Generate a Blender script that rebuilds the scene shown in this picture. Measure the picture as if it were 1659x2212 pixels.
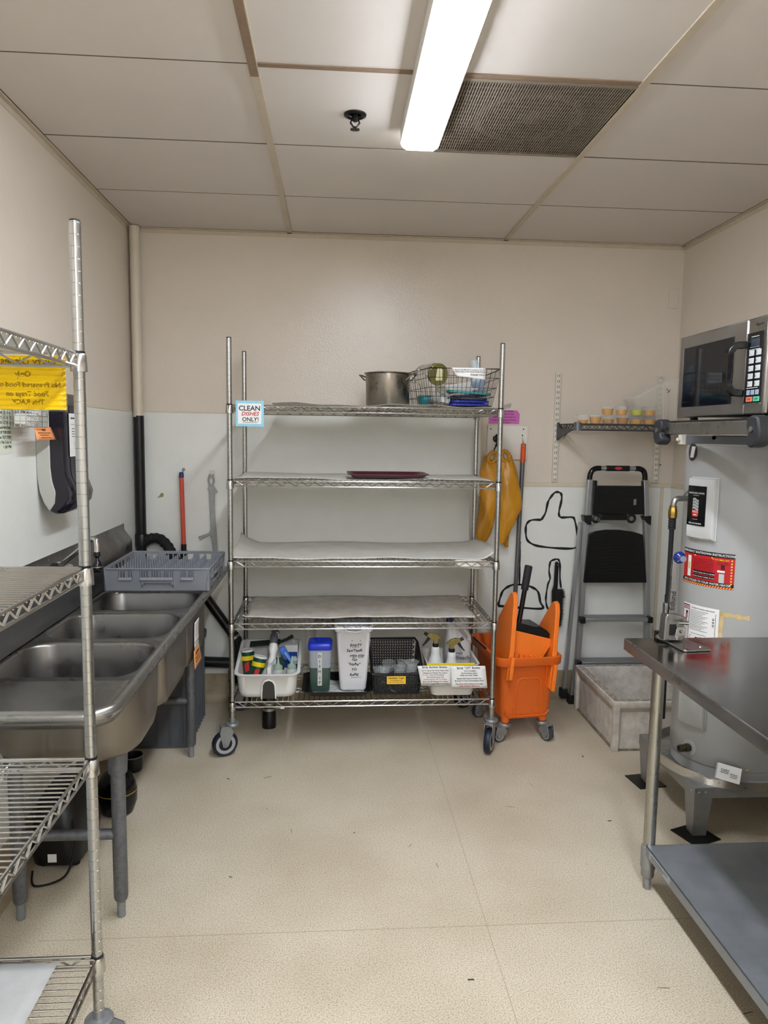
import bpy, bmesh, math, random
from mathutils import Vector, Matrix
random.seed(7)
for o in list(bpy.data.objects): bpy.data.objects.remove(o)
scene = bpy.context.scene
COL = scene.collection
PI = math.pi

# ---------------- camera, world, light, exposure ----------------
FPX = 1557.845
yaw, pitch, roll = .0715, .1067, -.0137
fw = Vector((math.sin(yaw)*math.cos(pitch), math.cos(yaw)*math.cos(pitch), -math.sin(pitch)))
rt = Vector((math.cos(yaw), -math.sin(yaw), 0)); dn = fw.cross(rt)
c_, s_ = math.cos(roll), math.sin(roll)
rt2 = c_*rt + s_*dn; dn2 = -s_*rt + c_*dn
cam = bpy.data.cameras.new('camera'); cam.sensor_fit = 'HORIZONTAL'; cam.sensor_width = 36
cam.lens = 36*FPX/1659; cam.clip_start = .02; cam.clip_end = 60
co = bpy.data.objects.new('camera', cam); COL.objects.link(co)
m = Matrix((rt2, -dn2, -fw)).transposed().to_4x4(); m.translation = (0, 0, 1.575)
co.matrix_world = m
scene.camera = co
scene.view_settings.view_transform = 'Standard'; scene.view_settings.look = 'None'
scene.view_settings.gamma = 1; scene.view_settings.use_curve_mapping = False
scene.view_settings.exposure = 1.12
w = bpy.data.worlds.new('world'); scene.world = w; w.use_nodes = True
w.node_tree.nodes['Background'].inputs[0].default_value = (.02, .02, .02, 1)
w.node_tree.nodes['Background'].inputs[1].default_value = .5
LAMP = 24.0          # emission of the ceiling lamp's diffuser
LAMP2 = 60.0         # the same lamp further back in the room

# ---------------- helpers ----------------
def lin(h):
    if isinstance(h, str):
        v = [int(h[i:i+2], 16)/255 for i in (0, 2, 4)]
        return tuple(((c+.055)/1.055)**2.4 if c > .04045 else c/12.92 for c in v) + (1,)
    return tuple(h)+(1,) if len(h) == 3 else tuple(h)
def mat(name, col, rough=.5, metal=0., noise=0., nscale=12., col2=None, bump=0., bscale=200., trans=0., ior=1.45,
        alpha=1., coat=0., emit=0., rnoise=0., stretch=None, spec=.5, sss=0.):
    m = bpy.data.materials.new(name); m.use_nodes = True
    nt = m.node_tree; b = nt.nodes['Principled BSDF']; N = nt.nodes.new; L = nt.links.new
    b.inputs['Base Color'].default_value = lin(col)
    b.inputs['Roughness'].default_value = rough; b.inputs['Metallic'].default_value = metal
    b.inputs['Transmission Weight'].default_value = trans; b.inputs['IOR'].default_value = ior
    b.inputs['Alpha'].default_value = alpha; b.inputs['Coat Weight'].default_value = coat
    b.inputs['Specular IOR Level'].default_value = spec
    if sss:
        b.inputs['Subsurface Weight'].default_value = sss; b.inputs['Subsurface Radius'].default_value = (.02, .02, .02)
    if emit:
        b.inputs['Emission Color'].default_value = (.93, 1., 1.11, 1); b.inputs['Emission Strength'].default_value = emit
    tc = N('ShaderNodeTexCoord'); src = tc.outputs['Object']
    if stretch:
        mp = N('ShaderNodeMapping'); mp.inputs['Scale'].default_value = stretch; L(src, mp.inputs[0]); src = mp.outputs[0]
    if noise or rnoise:
        n = N('ShaderNodeTexNoise'); n.inputs['Scale'].default_value = nscale; n.inputs['Detail'].default_value = 2.5 if metal > .7 else 6
        n.inputs['Roughness'].default_value = .65; L(src, n.inputs['Vector'])
        if noise:
            r = N('ShaderNodeValToRGB'); r.color_ramp.elements[0].position = .25 if metal > .7 else .38; r.color_ramp.elements[1].position = .75 if metal > .7 else .62
            c1 = lin(col); c2 = lin(col2) if col2 else tuple(c*(1-.5) for c in c1[:3])+(1,)
            r.color_ramp.elements[0].color = tuple(c1[i]*(1-noise)+c2[i]*noise for i in range(3))+(1,)
            r.color_ramp.elements[1].color = c1
            L(n.outputs[0], r.inputs[0]); L(r.outputs[0], b.inputs['Base Color'])
        if rnoise:
            mr = N('ShaderNodeMapRange'); mr.inputs['From Min'].default_value = .3; mr.inputs['From Max'].default_value = .7
            mr.inputs['To Min'].default_value = max(0, rough-rnoise); mr.inputs['To Max'].default_value = rough+rnoise
            L(n.outputs[0], mr.inputs[0]); L(mr.outputs[0], b.inputs['Roughness'])
    if bump:
        n2 = N('ShaderNodeTexNoise'); n2.inputs['Scale'].default_value = bscale; n2.inputs['Detail'].default_value = 2
        L(src, n2.inputs['Vector'])
        bp = N('ShaderNodeBump'); bp.inputs['Strength'].default_value = bump; bp.inputs['Distance'].default_value = .002
        L(n2.outputs[0], bp.inputs['Height']); L(bp.outputs[0], b.inputs['Normal'])
    return m

class MB:
    def __init__(s): s.v = []; s.f = []
    def n(s): return len(s.v)
    def add(s, vs, fs):
        k = len(s.v); s.v += [Vector(p) for p in vs]; s.f += [tuple(i+k for i in f) for f in fs]; return s
    def box(s, x0, x1, y0, y1, z0, z1):
        return s.add([(x, y, z) for z in (z0, z1) for y in (y0, y1) for x in (x0, x1)],
            [(0, 2, 3, 1), (4, 5, 7, 6), (0, 1, 5, 4), (2, 6, 7, 3), (0, 4, 6, 2), (1, 3, 7, 5)])
    def cbox(s, c, d, R=None):
        k = s.n(); s.box(-d[0]/2, d[0]/2, -d[1]/2, d[1]/2, -d[2]/2, d[2]/2)
        for i in range(k, s.n()):
            p = s.v[i]; s.v[i] = (R @ p if R else p) + Vector(c)
        return s
    def tube(s, pts, r, seg=8, closed=False, caps=True):
        P = [Vector(p) for p in pts]; n = len(P); rs = r if isinstance(r, (list, tuple)) else [r]*n
        k = s.n(); prev = None
        for i in range(n):
            if closed: t = (P[(i+1) % n]-P[i-1])
            else: t = P[min(i+1, n-1)]-P[max(i-1, 0)]
            if t.length < 1e-9: t = Vector((0, 0, 1))
            t.normalize()
            if prev is None:
                a = Vector((0, 0, 1)) if abs(t.z) < .9 else Vector((1, 0, 0)); u = t.cross(a).normalized()
            else:
                u = (prev - t*prev.dot(t))
                u = u.normalized() if u.length > 1e-6 else t.orthogonal().normalized()
            prev = u; vv = t.cross(u)
            # mitre widening at sharp bends
            sc = 1.0
            if 0 < i < n-1 or closed:
                a = (P[i]-P[i-1]).normalized(); sc = 1/max(.5, a.dot(t))
            for j in range(seg):
                an = 2*PI*j/seg; s.v.append(P[i]+(u*math.cos(an)+vv*math.sin(an))*rs[i]*(1 if sc == 1 else min(sc, 1.3)))
        m = n if closed else n-1
        for i in range(m):
            a = k+i*seg; b = k+((i+1) % n)*seg
            for j in range(seg): s.f.append((a+j, a+(j+1) % seg, b+(j+1) % seg, b+j))
        if caps and not closed:
            s.f.append(tuple(k+j for j in reversed(range(seg)))); s.f.append(tuple(k+(n-1)*seg+j for j in range(seg)))
        return s
    def lathe(s, prof, c=(0, 0, 0), seg=20, axis='z', cap0=True, cap1=True, R=None):
        k = s.n(); c = Vector(c)
        for r, z in prof:
            for j in range(seg):
                a = 2*PI*j/seg; p = Vector((r*math.cos(a), r*math.sin(a), z))
                if axis == 'x': p = Vector((p.z, p.x, p.y))
                elif axis == 'y': p = Vector((p.x, p.z, -p.y))
                if R: p = R @ p
                s.v.append(p+c)
        for i in range(len(prof)-1):
            a = k+i*seg; b = a+seg
            for j in range(seg): s.f.append((a+j, a+(j+1) % seg, b+(j+1) % seg, b+j))
        if cap0: s.f.append(tuple(k+j for j in reversed(range(seg))))
        if cap1: s.f.append(tuple(k+(len(prof)-1)*seg+j for j in range(seg)))
        return s
    def prism(s, poly, axis, a, b):
        n = len(poly); k = s.n()
        def P(u, v, w): return {'x': (w, u, v), 'y': (u, w, v), 'z': (u, v, w)}[axis]
        for w in (a, b):
            for u, v in poly: s.v.append(Vector(P(u, v, w)))
        s.f.append(tuple(k+i for i in range(n))); s.f.append(tuple(k+n+i for i in reversed(range(n))))
        for i in range(n):
            j = (i+1) % n; s.f.append((k+i, k+n+i, k+n+j, k+j))
        return s
    def grid(s, fn, nu, nv):
        k = s.n()
        for i in range(nu+1):
            for j in range(nv+1): s.v.append(Vector(fn(i/nu, j/nv)))
        for i in range(nu):
            for j in range(nv):
                a = k+i*(nv+1)+j; s.f.append((a, a+nv+1, a+nv+2, a+1))
        return s
    def loft(s, rings, closed=True, cap0=False, cap1=False):
        k = s.n(); n = len(rings[0])
        for r in rings:
            for p in r: s.v.append(Vector(p))
        for i in range(len(rings)-1):
            for j in range(n if closed else n-1):
                a = k+i*n+j; b = k+i*n+(j+1) % n; s.f.append((a, b, b+n, a+n))
        if cap0: s.f.append(tuple(k+j for j in reversed(range(n))))
        if cap1: s.f.append(tuple(k+(len(rings)-1)*n+j for j in range(n)))
        return s
    def map(s, fn, k=0):
        for i in range(k, s.n()): s.v[i] = Vector(fn(s.v[i]))
        return s
    def xf(s, M, k=0):
        for i in range(k, s.n()): s.v[i] = M @ s.v[i]
        return s

def rrect(x0, x1, y0, y1, r, n=4):
    pts = []
    for cx, cy, a0 in ((x1-r, y1-r, 0), (x0+r, y1-r, 90), (x0+r, y0+r, 180), (x1-r, y0+r, 270)):
        for i in range(n+1):
            a = math.radians(a0+90*i/n); pts.append((cx+r*math.cos(a), cy+r*math.sin(a)))
    return pts
def rring(x0, x1, y0, y1, r, z, n=4): return [(x, y, z) for x, y in rrect(x0, x1, y0, y1, r, n)]

def wloc(o):
    v = Vector((0, 0, 0))
    while o is not None: v += o.location; o = o.parent
    return v
def thing(name, label, cat, loc, group=None):
    o = bpy.data.objects.new(name, None); COL.objects.link(o); o.empty_display_size = .05
    o.location = loc; o['label'] = label; o['category'] = cat
    if group: o['group'] = group
    return o
def obj(name, mb, m, parent=None, bevel=0., solid=0., smooth=True, kind=None, label=None, ang=38, sub=0, loc=None):
    me = bpy.data.meshes.new(name)
    off = wloc(parent) if parent else Vector(loc or (0, 0, 0))
    me.from_pydata([tuple(p-off) for p in mb.v], [], mb.f)
    me.validate(); me.update()
    bm = bmesh.new(); bm.from_mesh(me); bmesh.ops.recalc_face_normals(bm, faces=bm.faces); bm.to_mesh(me); bm.free()
    if smooth:
        for p in me.polygons: p.use_smooth = True
        me.set_sharp_from_angle(angle=math.radians(ang))
    me.materials.append(m)
    o = bpy.data.objects.new(name, me); COL.objects.link(o)
    if parent: o.parent = parent
    else: o.location = off
    if solid:
        md = o.modifiers.new('solid', 'SOLIDIFY'); md.thickness = solid; md.offset = 0
    if bevel:
        md = o.modifiers.new('bevel', 'BEVEL'); md.width = bevel; md.segments = 2; md.limit_method = 'ANGLE'; md.angle_limit = math.radians(40)
        md.harden_normals = False
    if sub:
        md = o.modifiers.new('sub', 'SUBSURF'); md.levels = sub; md.render_levels = sub
    if kind: o['kind'] = kind
    if label: o['label'] = label
    return o
def tag(o, label, cat, group=None):
    o['label'] = label; o['category'] = cat
    if group: o['group'] = group
    return o
def dup(root, loc, label=None, rotz=None):
    r = root.copy(); COL.objects.link(r); r.location = loc
    if rotz is not None: r.rotation_euler = (0, 0, rotz)
    if label: r['label'] = label
    for ch in list(root.children):
        c = ch.copy(); COL.objects.link(c); c.parent = r
        for g in list(ch.children):
            d = g.copy(); COL.objects.link(d); d.parent = c
    return r
def text(lines, O, U, V, depth=.0004, shear=0., jitter=0., fn=None):
    """flat print: lines = (string, size, u, v[, align]) on the plane O + u*U + v*V"""
    U = Vector(U).normalized(); V = Vector(V).normalized(); Nn = U.cross(V); O = Vector(O)
    mb = MB()
    for ln in lines:
        s, size, u, v = ln[:4]; al = ln[4] if len(ln) > 4 else 'CENTER'
        cu = bpy.data.curves.new('t', 'FONT'); cu.body = s; cu.size = size; cu.align_x = al; cu.align_y = 'CENTER'
        cu.resolution_u = 2; cu.shear = shear; cu.offset = size*.018
        if len(ln) > 5: cu.space_character = ln[5]
        o = bpy.data.objects.new('t', cu); COL.objects.link(o)
        me = o.to_mesh()
        k = mb.n()
        for p in me.vertices:
            x, y = p.co.x, p.co.y
            if jitter:
                y += jitter*size*math.sin(x*37/size*.1+v*900); x += jitter*size*.5*math.sin(y*60/size*.1+u*50)
            x += u; y += v
            mb.v.append(Vector(fn(x, y)) if fn else O+U*x+V*y+Nn*depth)
        for pl in me.polygons: mb.f.append(tuple(k+i for i in pl.vertices))
        o.to_mesh_clear(); bpy.data.objects.remove(o); bpy.data.curves.remove(cu)
    return mb
def bars(rows, O, U, V, depth=.0004, fn=None, seed=1):
    """rows of tiny unreadable print: (u0,u1,v,h) drawn as runs of short dashes"""
    U = Vector(U).normalized(); V = Vector(V).normalized(); Nn = U.cross(V); O = Vector(O); mb = MB(); rn = random.Random(seed)
    for u0, u1, v, h in rows:
        x = u0
        while x < u1:
            wd = min(h*rn.uniform(1.2, 3.4), u1-x)
            q = [(x, v-h/2), (x+wd, v-h/2), (x+wd, v+h/2*rn.uniform(.4, 1)), (x, v+h/2*rn.uniform(.5, 1))]
            mb.add([fn(a, b) if fn else O+U*a+V*b+Nn*depth for a, b in q], [(0, 1, 2, 3)])
            x += wd+h*.55
    return mb
def arc(cx, cy, r, a0, a1, n=8):
    return [(cx+r*math.cos(math.radians(a0+(a1-a0)*i/n)), cy+r*math.sin(math.radians(a0+(a1-a0)*i/n))) for i in range(n+1)]
def smoothpath(pts, n=6):
    P = [Vector(p) for p in pts]; out = []
    for i in range(len(P)-1):
        p0 = P[max(i-1, 0)]; p1 = P[i]; p2 = P[i+1]; p3 = P[min(i+2, len(P)-1)]
        for k in range(n):
            t = k/n
            out.append(.5*((2*p1)+(-p0+p2)*t+(2*p0-5*p1+4*p2-p3)*t*t+(-p0+3*p1-3*p2+p3)*t**3))
    out.append(P[-1]); return out

# ---------------- materials ----------------
M_paint = mat('wall_paint', 'd6cbbc', .25, noise=.05, nscale=3, bump=.5, bscale=150)
M_frp = mat('wall_panel', 'e3e3dc', .34, noise=.08, nscale=5, bump=.45, bscale=330)
M_trim = mat('cream_trim', 'd2c6b0', .4, noise=.1, nscale=20)
M_ceil = mat('ceiling_tile', 'd6cec6', .55, noise=.05, nscale=4, bump=.1, bscale=500)
M_tee = mat('ceiling_tee', 'c6b9a3', .45, noise=.15, nscale=30)
M_teebrown = mat('stained_tee', '8d7660', .6, noise=.3, nscale=30)
M_shadowline = mat('painted_shadow_line', '5d5347', .8)  # dark colour painting the shade lines of the ceiling
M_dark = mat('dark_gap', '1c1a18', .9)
M_cove = mat('cove_base', 'a8987c', .5, noise=.35, nscale=9, col2='6f6149', bump=.2, bscale=200)
M_steel = mat('stainless', (.38, .375, .365), .30, 1, rnoise=.06, nscale=14, noise=.1, bump=.03, bscale=400, stretch=(1, 1, 1))
M_sink = mat('sink_steel', (.25, .243, .232), .32, 1, rnoise=.08, nscale=10, noise=.15, bump=.05, bscale=220)
M_sinkbody = mat('sink_underside_steel', (.27, .25, .225), .42, 1, rnoise=.1, nscale=7, noise=.4, col2=(.2, .16, .12), stretch=(6, 6, 1))
M_chrome = mat('chrome_wire', (.52, .51, .49), .2, 1, rnoise=.03, nscale=40)
M_post = mat('chrome_post', (.45, .45, .44), .22, 1, rnoise=.05, nscale=25)
M_galv = mat('galvanised', (.36, .37, .37), .5, .75, noise=.5, nscale=28, rnoise=.15)
M_galvtop = mat('galvanised_shelf', (.30, .32, .345), .40, .7, noise=.4, nscale=6, rnoise=.15)
M_tablesteel = mat('table_steel', (.30, .29, .28), .16, 1, rnoise=.06, nscale=9, noise=.3)
M_tableedge = mat('table_edge_steel', (.36, .35, .34), .33, 1, rnoise=.1, nscale=9, noise=.3)
M_tableleg = mat('table_leg_steel', (.44, .43, .39), .3, 1, noise=.2, nscale=8, rnoise=.1)
M_black = mat('black_plastic', '0c0c0d', .4)
M_blackg = mat('black_gloss', '08080a', .2)
M_rubber = mat('black_rubber', '121214', .75)
M_navy = mat('navy_tyre', '141a2b', .45)
M_abs = mat('black_pipe', '0b0b0c', .35, noise=.2, nscale=20)
M_white = mat('white_plastic', 'dddcd8', .35)
M_whiteframe = mat('white_enamel', 'd9d2c4', .35)
M_paper = mat('white_paper', 'e4e3e0', .6)
M_ink = mat('black_ink', '141414', .7)
M_inkred = mat('red_ink', 'b8282c', .7)
M_lampw = mat('lamp_housing', 'e8e6e0', .4)
M_lamp = mat('lamp_diffuser', 'fffaf2', .4, emit=LAMP)
M_lamp2 = mat('lamp_diffuser_back', 'fffaf2', .4, emit=LAMP2)
M_liner = mat('shelf_liner', 'dcd9d1', .35, noise=.25, nscale=8, col2='9a8f7e', alpha=.93, bump=.3, bscale=30)
M_orange = mat('orange_plastic', 'd8621a', .42, noise=.12, nscale=7, bump=.05, bscale=150)
M_orangel = mat('orange_plastic_wringer', 'ef7a26', .4, noise=.1, nscale=9)
M_yellow = mat('yellow_rubber', 'c98d22', .32, noise=.2, nscale=9, col2='a8701a', bump=.9, bscale=26)
M_greyplastic = mat('grey_plastic', '7d8086', .45, noise=.08, nscale=14)
M_conc = mat('terrazzo_basin', 'd2ccc2', .75, noise=.5, nscale=18, col2='9e9384', bump=.4, bscale=120)
M_concrim = mat('worn_rim', 'b9b1a4', .8, noise=.65, nscale=45, col2='4d463d', bump=.7, bscale=80)
M_heater = mat('heater_enamel', 'a5a6a4', .33, noise=.05, nscale=5)
M_clear = mat('clear_plastic', 'f4f6f4', .12, trans=.96, ior=1.2)
M_frost = mat('frosted_plastic', 'd6dad6', .35, trans=.45, ior=1.3)
M_clearthin = mat('thin_clear_plastic', 'eceae2', .15, alpha=.22)
M_glassdark = mat('oven_window', '0b0d12', .05, spec=.35)

# floor: speckled sheet vinyl
def floor_mat():
    m = mat('speckled_vinyl', 'cbbda6', .5, noise=.0)
    nt = m.node_tree; b = nt.nodes['Principled BSDF']; N = nt.nodes.new; L = nt.links.new
    tc = N('ShaderNodeTexCoord')
    n1 = N('ShaderNodeTexNoise'); n1.inputs['Scale'].default_value = 230; n1.inputs['Detail'].default_value = 3; n1.inputs['Roughness'].default_value = .7
    n2 = N('ShaderNodeTexNoise'); n2.inputs['Scale'].default_value = 2.2; n2.inputs['Detail'].default_value = 5
    n3 = N('ShaderNodeTexVoronoi'); n3.inputs['Scale'].default_value = 165
    for n in (n1, n2, n3): L(tc.outputs['Object'], n.inputs['Vector'])
    r1 = N('ShaderNodeValToRGB'); e = r1.color_ramp.elements
    e[0].position = .34; e[0].color = lin('94876e'); e[1].position = .50; e[1].color = lin('cbbfa9')
    x = r1.color_ramp.elements.new(.68); x.color = lin('d9cfba')
    L(n1.outputs[0], r1.inputs[0])
    r3 = N('ShaderNodeValToRGB'); e = r3.color_ramp.elements
    e[0].position = .10; e[0].color = (.55, .5, .44, 1); e[1].position = .2; e[1].color = (1, 1, 1, 1)
    L(n3.outputs['Distance'], r3.inputs[0])
    r2 = N('ShaderNodeValToRGB'); e = r2.color_ramp.elements
    e[0].position = .3; e[0].color = (.84, .82, .78, 1); e[1].position = .6; e[1].color = (1, 1, 1, 1)
    L(n2.outputs[0], r2.inputs[0])
    m1 = N('ShaderNodeMixRGB'); m1.blend_type = 'MULTIPLY'; m1.inputs[0].default_value = .8; L(r1.outputs[0], m1.inputs[1]); L(r3.outputs[0], m1.inputs[2])
    m2 = N('ShaderNodeMixRGB'); m2.blend_type = 'MULTIPLY'; m2.inputs[0].default_value = 1; L(m1.outputs[0], m2.inputs[1]); L(r2.outputs[0], m2.inputs[2])
    L(m2.outputs[0], b.inputs['Base Color'])
    return m
M_floor = floor_mat()

# ---------------- room ----------------
XL, XR, YB, YF, ZC = -1.119, 2.025, 4.183, -3.4, 2.686
def struct(name, mb, m, **k):
    o = obj(name, mb, m, **k); o['kind'] = 'structure'; return o
FL = struct('floor', MB().box(XL-.1, XR+.1, YF-.1, YB+.1, -.05, 0), M_floor)
obj('seam', MB().box(.505, .5065, -1.5, 3.95, -.001, .0004), mat('seam_line', '9c8c74', .6), FL)
obj('seam', MB().box(-.9, 1.6, 2.148, 2.1495, -.001, .0004), bpy.data.materials['seam_line'], FL)
BW = struct('wall_back', MB().box(XL-.1, XR+.1, YB, YB+.1, 0, 2.9), M_paint)
LW = struct('wall_left', MB().box(XL-.1, XL, YF-.1, YB+.1, 0, 2.9), M_paint)
RW = struct('wall_right', MB().box(XR, XR+.1, YF-.1, YB+.1, 0, 2.9), M_paint)
struct('wall_front', MB().box(XL-.1, XR+.1, YF-.1, YF, 0, 2.9), M_paint)
# washable wall panels
obj('panel', MB().box(XL, .862, YB-.005, YB+.001, .16, 1.683), M_frp, BW, bevel=.001)
obj('panel', MB().box(.866, 1.955, YB-.005, YB+.001, .16, 1.283), M_frp, BW, bevel=.001)
obj('panel', MB().box(1.975, XR, YB-.005, YB+.001, .16, 1.283), M_frp, BW, bevel=.001)
obj('panel_trim', MB().box(.86, XR, YB-.008, YB+.001, 1.283, 1.309), M_trim, BW, bevel=.001)
obj('panel_trim', MB().box(1.955, 1.975, YB-.008, YB+.001, .16, 1.283), M_trim, BW, bevel=.001)
obj('panel_trim', MB().box(XL, .862, YB-.007, YB+.001, 1.683, 1.69), M_trim, BW)
obj('panel_trim', MB().box(.86, .868, YB-.007, YB+.001, .16, 1.69), M_trim, BW)
obj('panel', MB().box(XL-.001, XL+.005, YF, YB, .16, 1.683), M_frp, LW, bevel=.001)
obj('panel_trim', MB().box(XL-.001, XL+.007, YF, YB, 1.683, 1.69), M_trim, LW)
obj('corner_trim', MB().box(XL-.001, XL+.02, YB-.02, YB+.001, .16, 1.69), M_trim, LW, bevel=.002)
obj('panel', MB().box(XR-.005, XR+.001, YF, YB, .16, 1.283), M_frp, RW, bevel=.001)
obj('panel_trim', MB().box(XR-.008, XR+.001, YF, YB, 1.283, 1.309), M_trim, RW)
obj('patch', MB().box(1.945, 2.0, YB-.006, YB+.001, 2.33, 2.44), M_paint, BW, bevel=.002)
rn = random.Random(21); db = MB()
for i in range(26):
    x, y, a, L = rn.uniform(-.6, 1.4), rn.uniform(1.4, 3.6), rn.uniform(0, PI), rn.uniform(.004, .02)
    d = Vector((math.cos(a), math.sin(a), 0))*L; n_ = Vector((-d.y, d.x, 0))*(.06 if L > .01 else .3)
    db.add([Vector((x, y, .0006))-d-n_, Vector((x, y, .0006))+d-n_, Vector((x, y, .0012))+d*.9+n_, Vector((x, y, .0012))-d+n_], [(0, 1, 2, 3)])
obj('floor_debris', db, mat('debris', '4a3f33', .9), FL, kind='stuff', smooth=False)
# coved base
def cove(name, P):
    prof = [(0, .165), (.007, .165), (.007, .05)]+[(.007+.043*(1-math.cos(math.radians(a))), .05-.046*math.sin(math.radians(a))) for a in (20, 40, 60, 80)]+[(.05, .001), (0, .001)]
    mb = MB(); mb.prism([P(a, b) for a, b in prof], *P.ax); return struct(name, mb, M_cove)
def pb(a, b): return (YB-a, b)
pb.ax = ('x', XL, XR); cove('baseboard_back', pb)
def pl(a, b): return (XL+a, b)
pl.ax = ('y', YF, YB); cove('baseboard_left', pl)
def pr(a, b): return (XR-a, b)
pr.ax = ('y', YF, YB); cove('baseboard_right', pr)
# ceiling: slab above, tiles, tees
CE = struct('ceiling', MB().box(XL-.1, XR+.1, YF-.1, YB+.1, 2.72, 2.8), M_dark)
XG = [-.248, .971]; YG = [3.5577-.6096*i for i in range(12)]
xs = [XL]+XG+[XR]; ys = [YB]+YG+[YF]
ys = [y for y in ys if y >= YF]
for i in range(3):
    for j in range(len(ys)-1):
        y1, y0 = ys[j], ys[j+1]
        if y1-y0 < .03: continue
        if i == 1 and abs(y1-2.948) < .01: # return-air grille sits in part of this bay
            obj('ceiling_tile', MB().box(xs[1]+.004, .382, y0+.003, y1-.003, ZC, ZC+.012), M_ceil, CE, bevel=.002); continue
        dz = random.uniform(-.0008, .0008)
        obj('ceiling_tile', MB().box(xs[i]+.004, xs[i+1]-.004, y0+.0035, y1-.0035, ZC+dz, ZC+.012), M_ceil, CE, bevel=.002)
for x in XG:
    obj('main_tee', MB().box(x-.013, x+.013, YF, YB, ZC-.006, ZC-.001).box(x-.002, x+.002, YF, YB, ZC-.001, ZC+.035), M_tee, CE)
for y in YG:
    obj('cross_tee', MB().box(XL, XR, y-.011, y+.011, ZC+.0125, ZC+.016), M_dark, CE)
    if y < 3.6: obj('joint_shadow_line', MB().box(XL+.004, XR-.004, y-.0042, y+.0010, ZC-.0006, ZC+.003), M_shadowline, CE)  # thin dark strip drawn as the shadow line at the tile joint
obj('cross_tee', MB().box(-.235, .958, 2.338-.012, 2.338+.010, ZC-.004, ZC-.0008), M_teebrown, CE)
obj('main_tee', MB().box(-.248-.016, -.248+.010, 1.2, 2.40, ZC-.0085, ZC-.0062), M_teebrown, CE)
for a in ((XL, XL+.02, YF, YB), (XR-.02, XR, YF, YB), (XL, XR, YB-.02, YB)):
    obj('wall_angle', MB().box(a[0], a[1], a[2], a[3], ZC-.006, ZC-.001), M_tee, CE)
for a in ((XL, XL+.003, YF, YB), (XR-.003, XR, YF, YB), (XL, XR, YB-.003, YB)):
    obj('wall_angle', MB().box(a[0], a[1], a[2], a[3], ZC-.026, ZC-.006), M_tee, CE)

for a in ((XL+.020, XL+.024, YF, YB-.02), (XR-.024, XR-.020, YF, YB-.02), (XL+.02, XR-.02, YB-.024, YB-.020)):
    obj('edge_shadow_line', MB().box(a[0], a[1], a[2], a[3], ZC-.0012, ZC+.002), M_shadowline, CE)  # painted shadow line where the tiles meet the wall angle

# return-air grille
g = thing('ceiling_grille', 'square brown perforated return air grille in the ceiling right of the lamp', 'vent', (.68, 2.65, ZC))
M_gr = mat('dusty_grille', '8f8273', .6, noise=.4, nscale=5)
mb = MB()
for x in [.398+.0089*i for i in range(64)]: mb.box(x, x+.0045, 2.37, 2.93, ZC-.003, ZC-.001)
for y in [2.385+.03*i for i in range(19)]: mb.box(.395, .962, y, y+.0015, ZC-.001, ZC+.001)
obj('perforated_face', mb, M_gr, g, kind='stuff', smooth=False)
obj('frame', MB().box(.385, .397, 2.352, 2.944, ZC-.005, ZC+.004).box(.948+.01, .957+.002, 2.352, 2.944, ZC-.005, ZC+.004).box(.385, .957, 2.352, 2.369, ZC-.005, ZC+.004).box(.385, .957, 2.932, 2.944, ZC-.005, ZC+.004), M_gr, g)
obj('plenum', MB().box(.39, .955, 2.36, 2.94, ZC+.02, ZC+.024), mat('plenum', '3d362f', .9, noise=.5, nscale=6), g)
obj('damper_ring', MB().lathe([(.17, 0), (.19, 0), (.19, .012), (.17, .012)], (.68, 2.65, ZC+.006), 32, cap0=False, cap1=False).box(.67, .73, 2.6, 2.68, ZC+.004, ZC+.012), M_gr, g)

# fluorescent-style wrap lamps
def lamp(y0, y1, label, m):
    t = thing('ceiling_lamp', label, 'light', (.31, (y0+y1)/2, ZC))
    cx = .31
    prof = [(-.066, ZC-.048), (-.066, ZC-.054), (-.060, ZC-.066), (-.045, ZC-.075), (.045, ZC-.075), (.060, ZC-.066), (.066, ZC-.054), (.066, ZC-.048)]
    obj('diffuser', MB().prism([(cx+a, b) for a, b in prof], 'y', y0+.006, y1-.006), m, t, ang=50)
    obj('housing', MB().prism([(cx-.072, ZC-.001), (cx-.071, ZC-.052), (cx-.068, ZC-.052), (cx-.066, ZC-.046), (cx+.066, ZC-.046), (cx+.068, ZC-.052), (cx+.071, ZC-.052), (cx+.072, ZC-.001)], 'y', y0, y1), M_lampw, t)
    for y in (y0, y1-.006):
        obj('end_cap', MB().prism([(cx+a*1.08, b-.001*(i in (3, 4))) for i, (a, b) in enumerate(prof)], 'y', y, y+.006), mat('lamp_cap', 'f3f3ee', .3, trans=.5) if 'lamp_cap' not in bpy.data.materials else bpy.data.materials['lamp_cap'], t)
lamp(.31, 2.75, 'long white ceiling lamp, lit, in view above the aisle', M_lamp)
lamp(-2.9, -.46, 'long white ceiling lamp, lit, behind the camera', M_lamp2)

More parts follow.
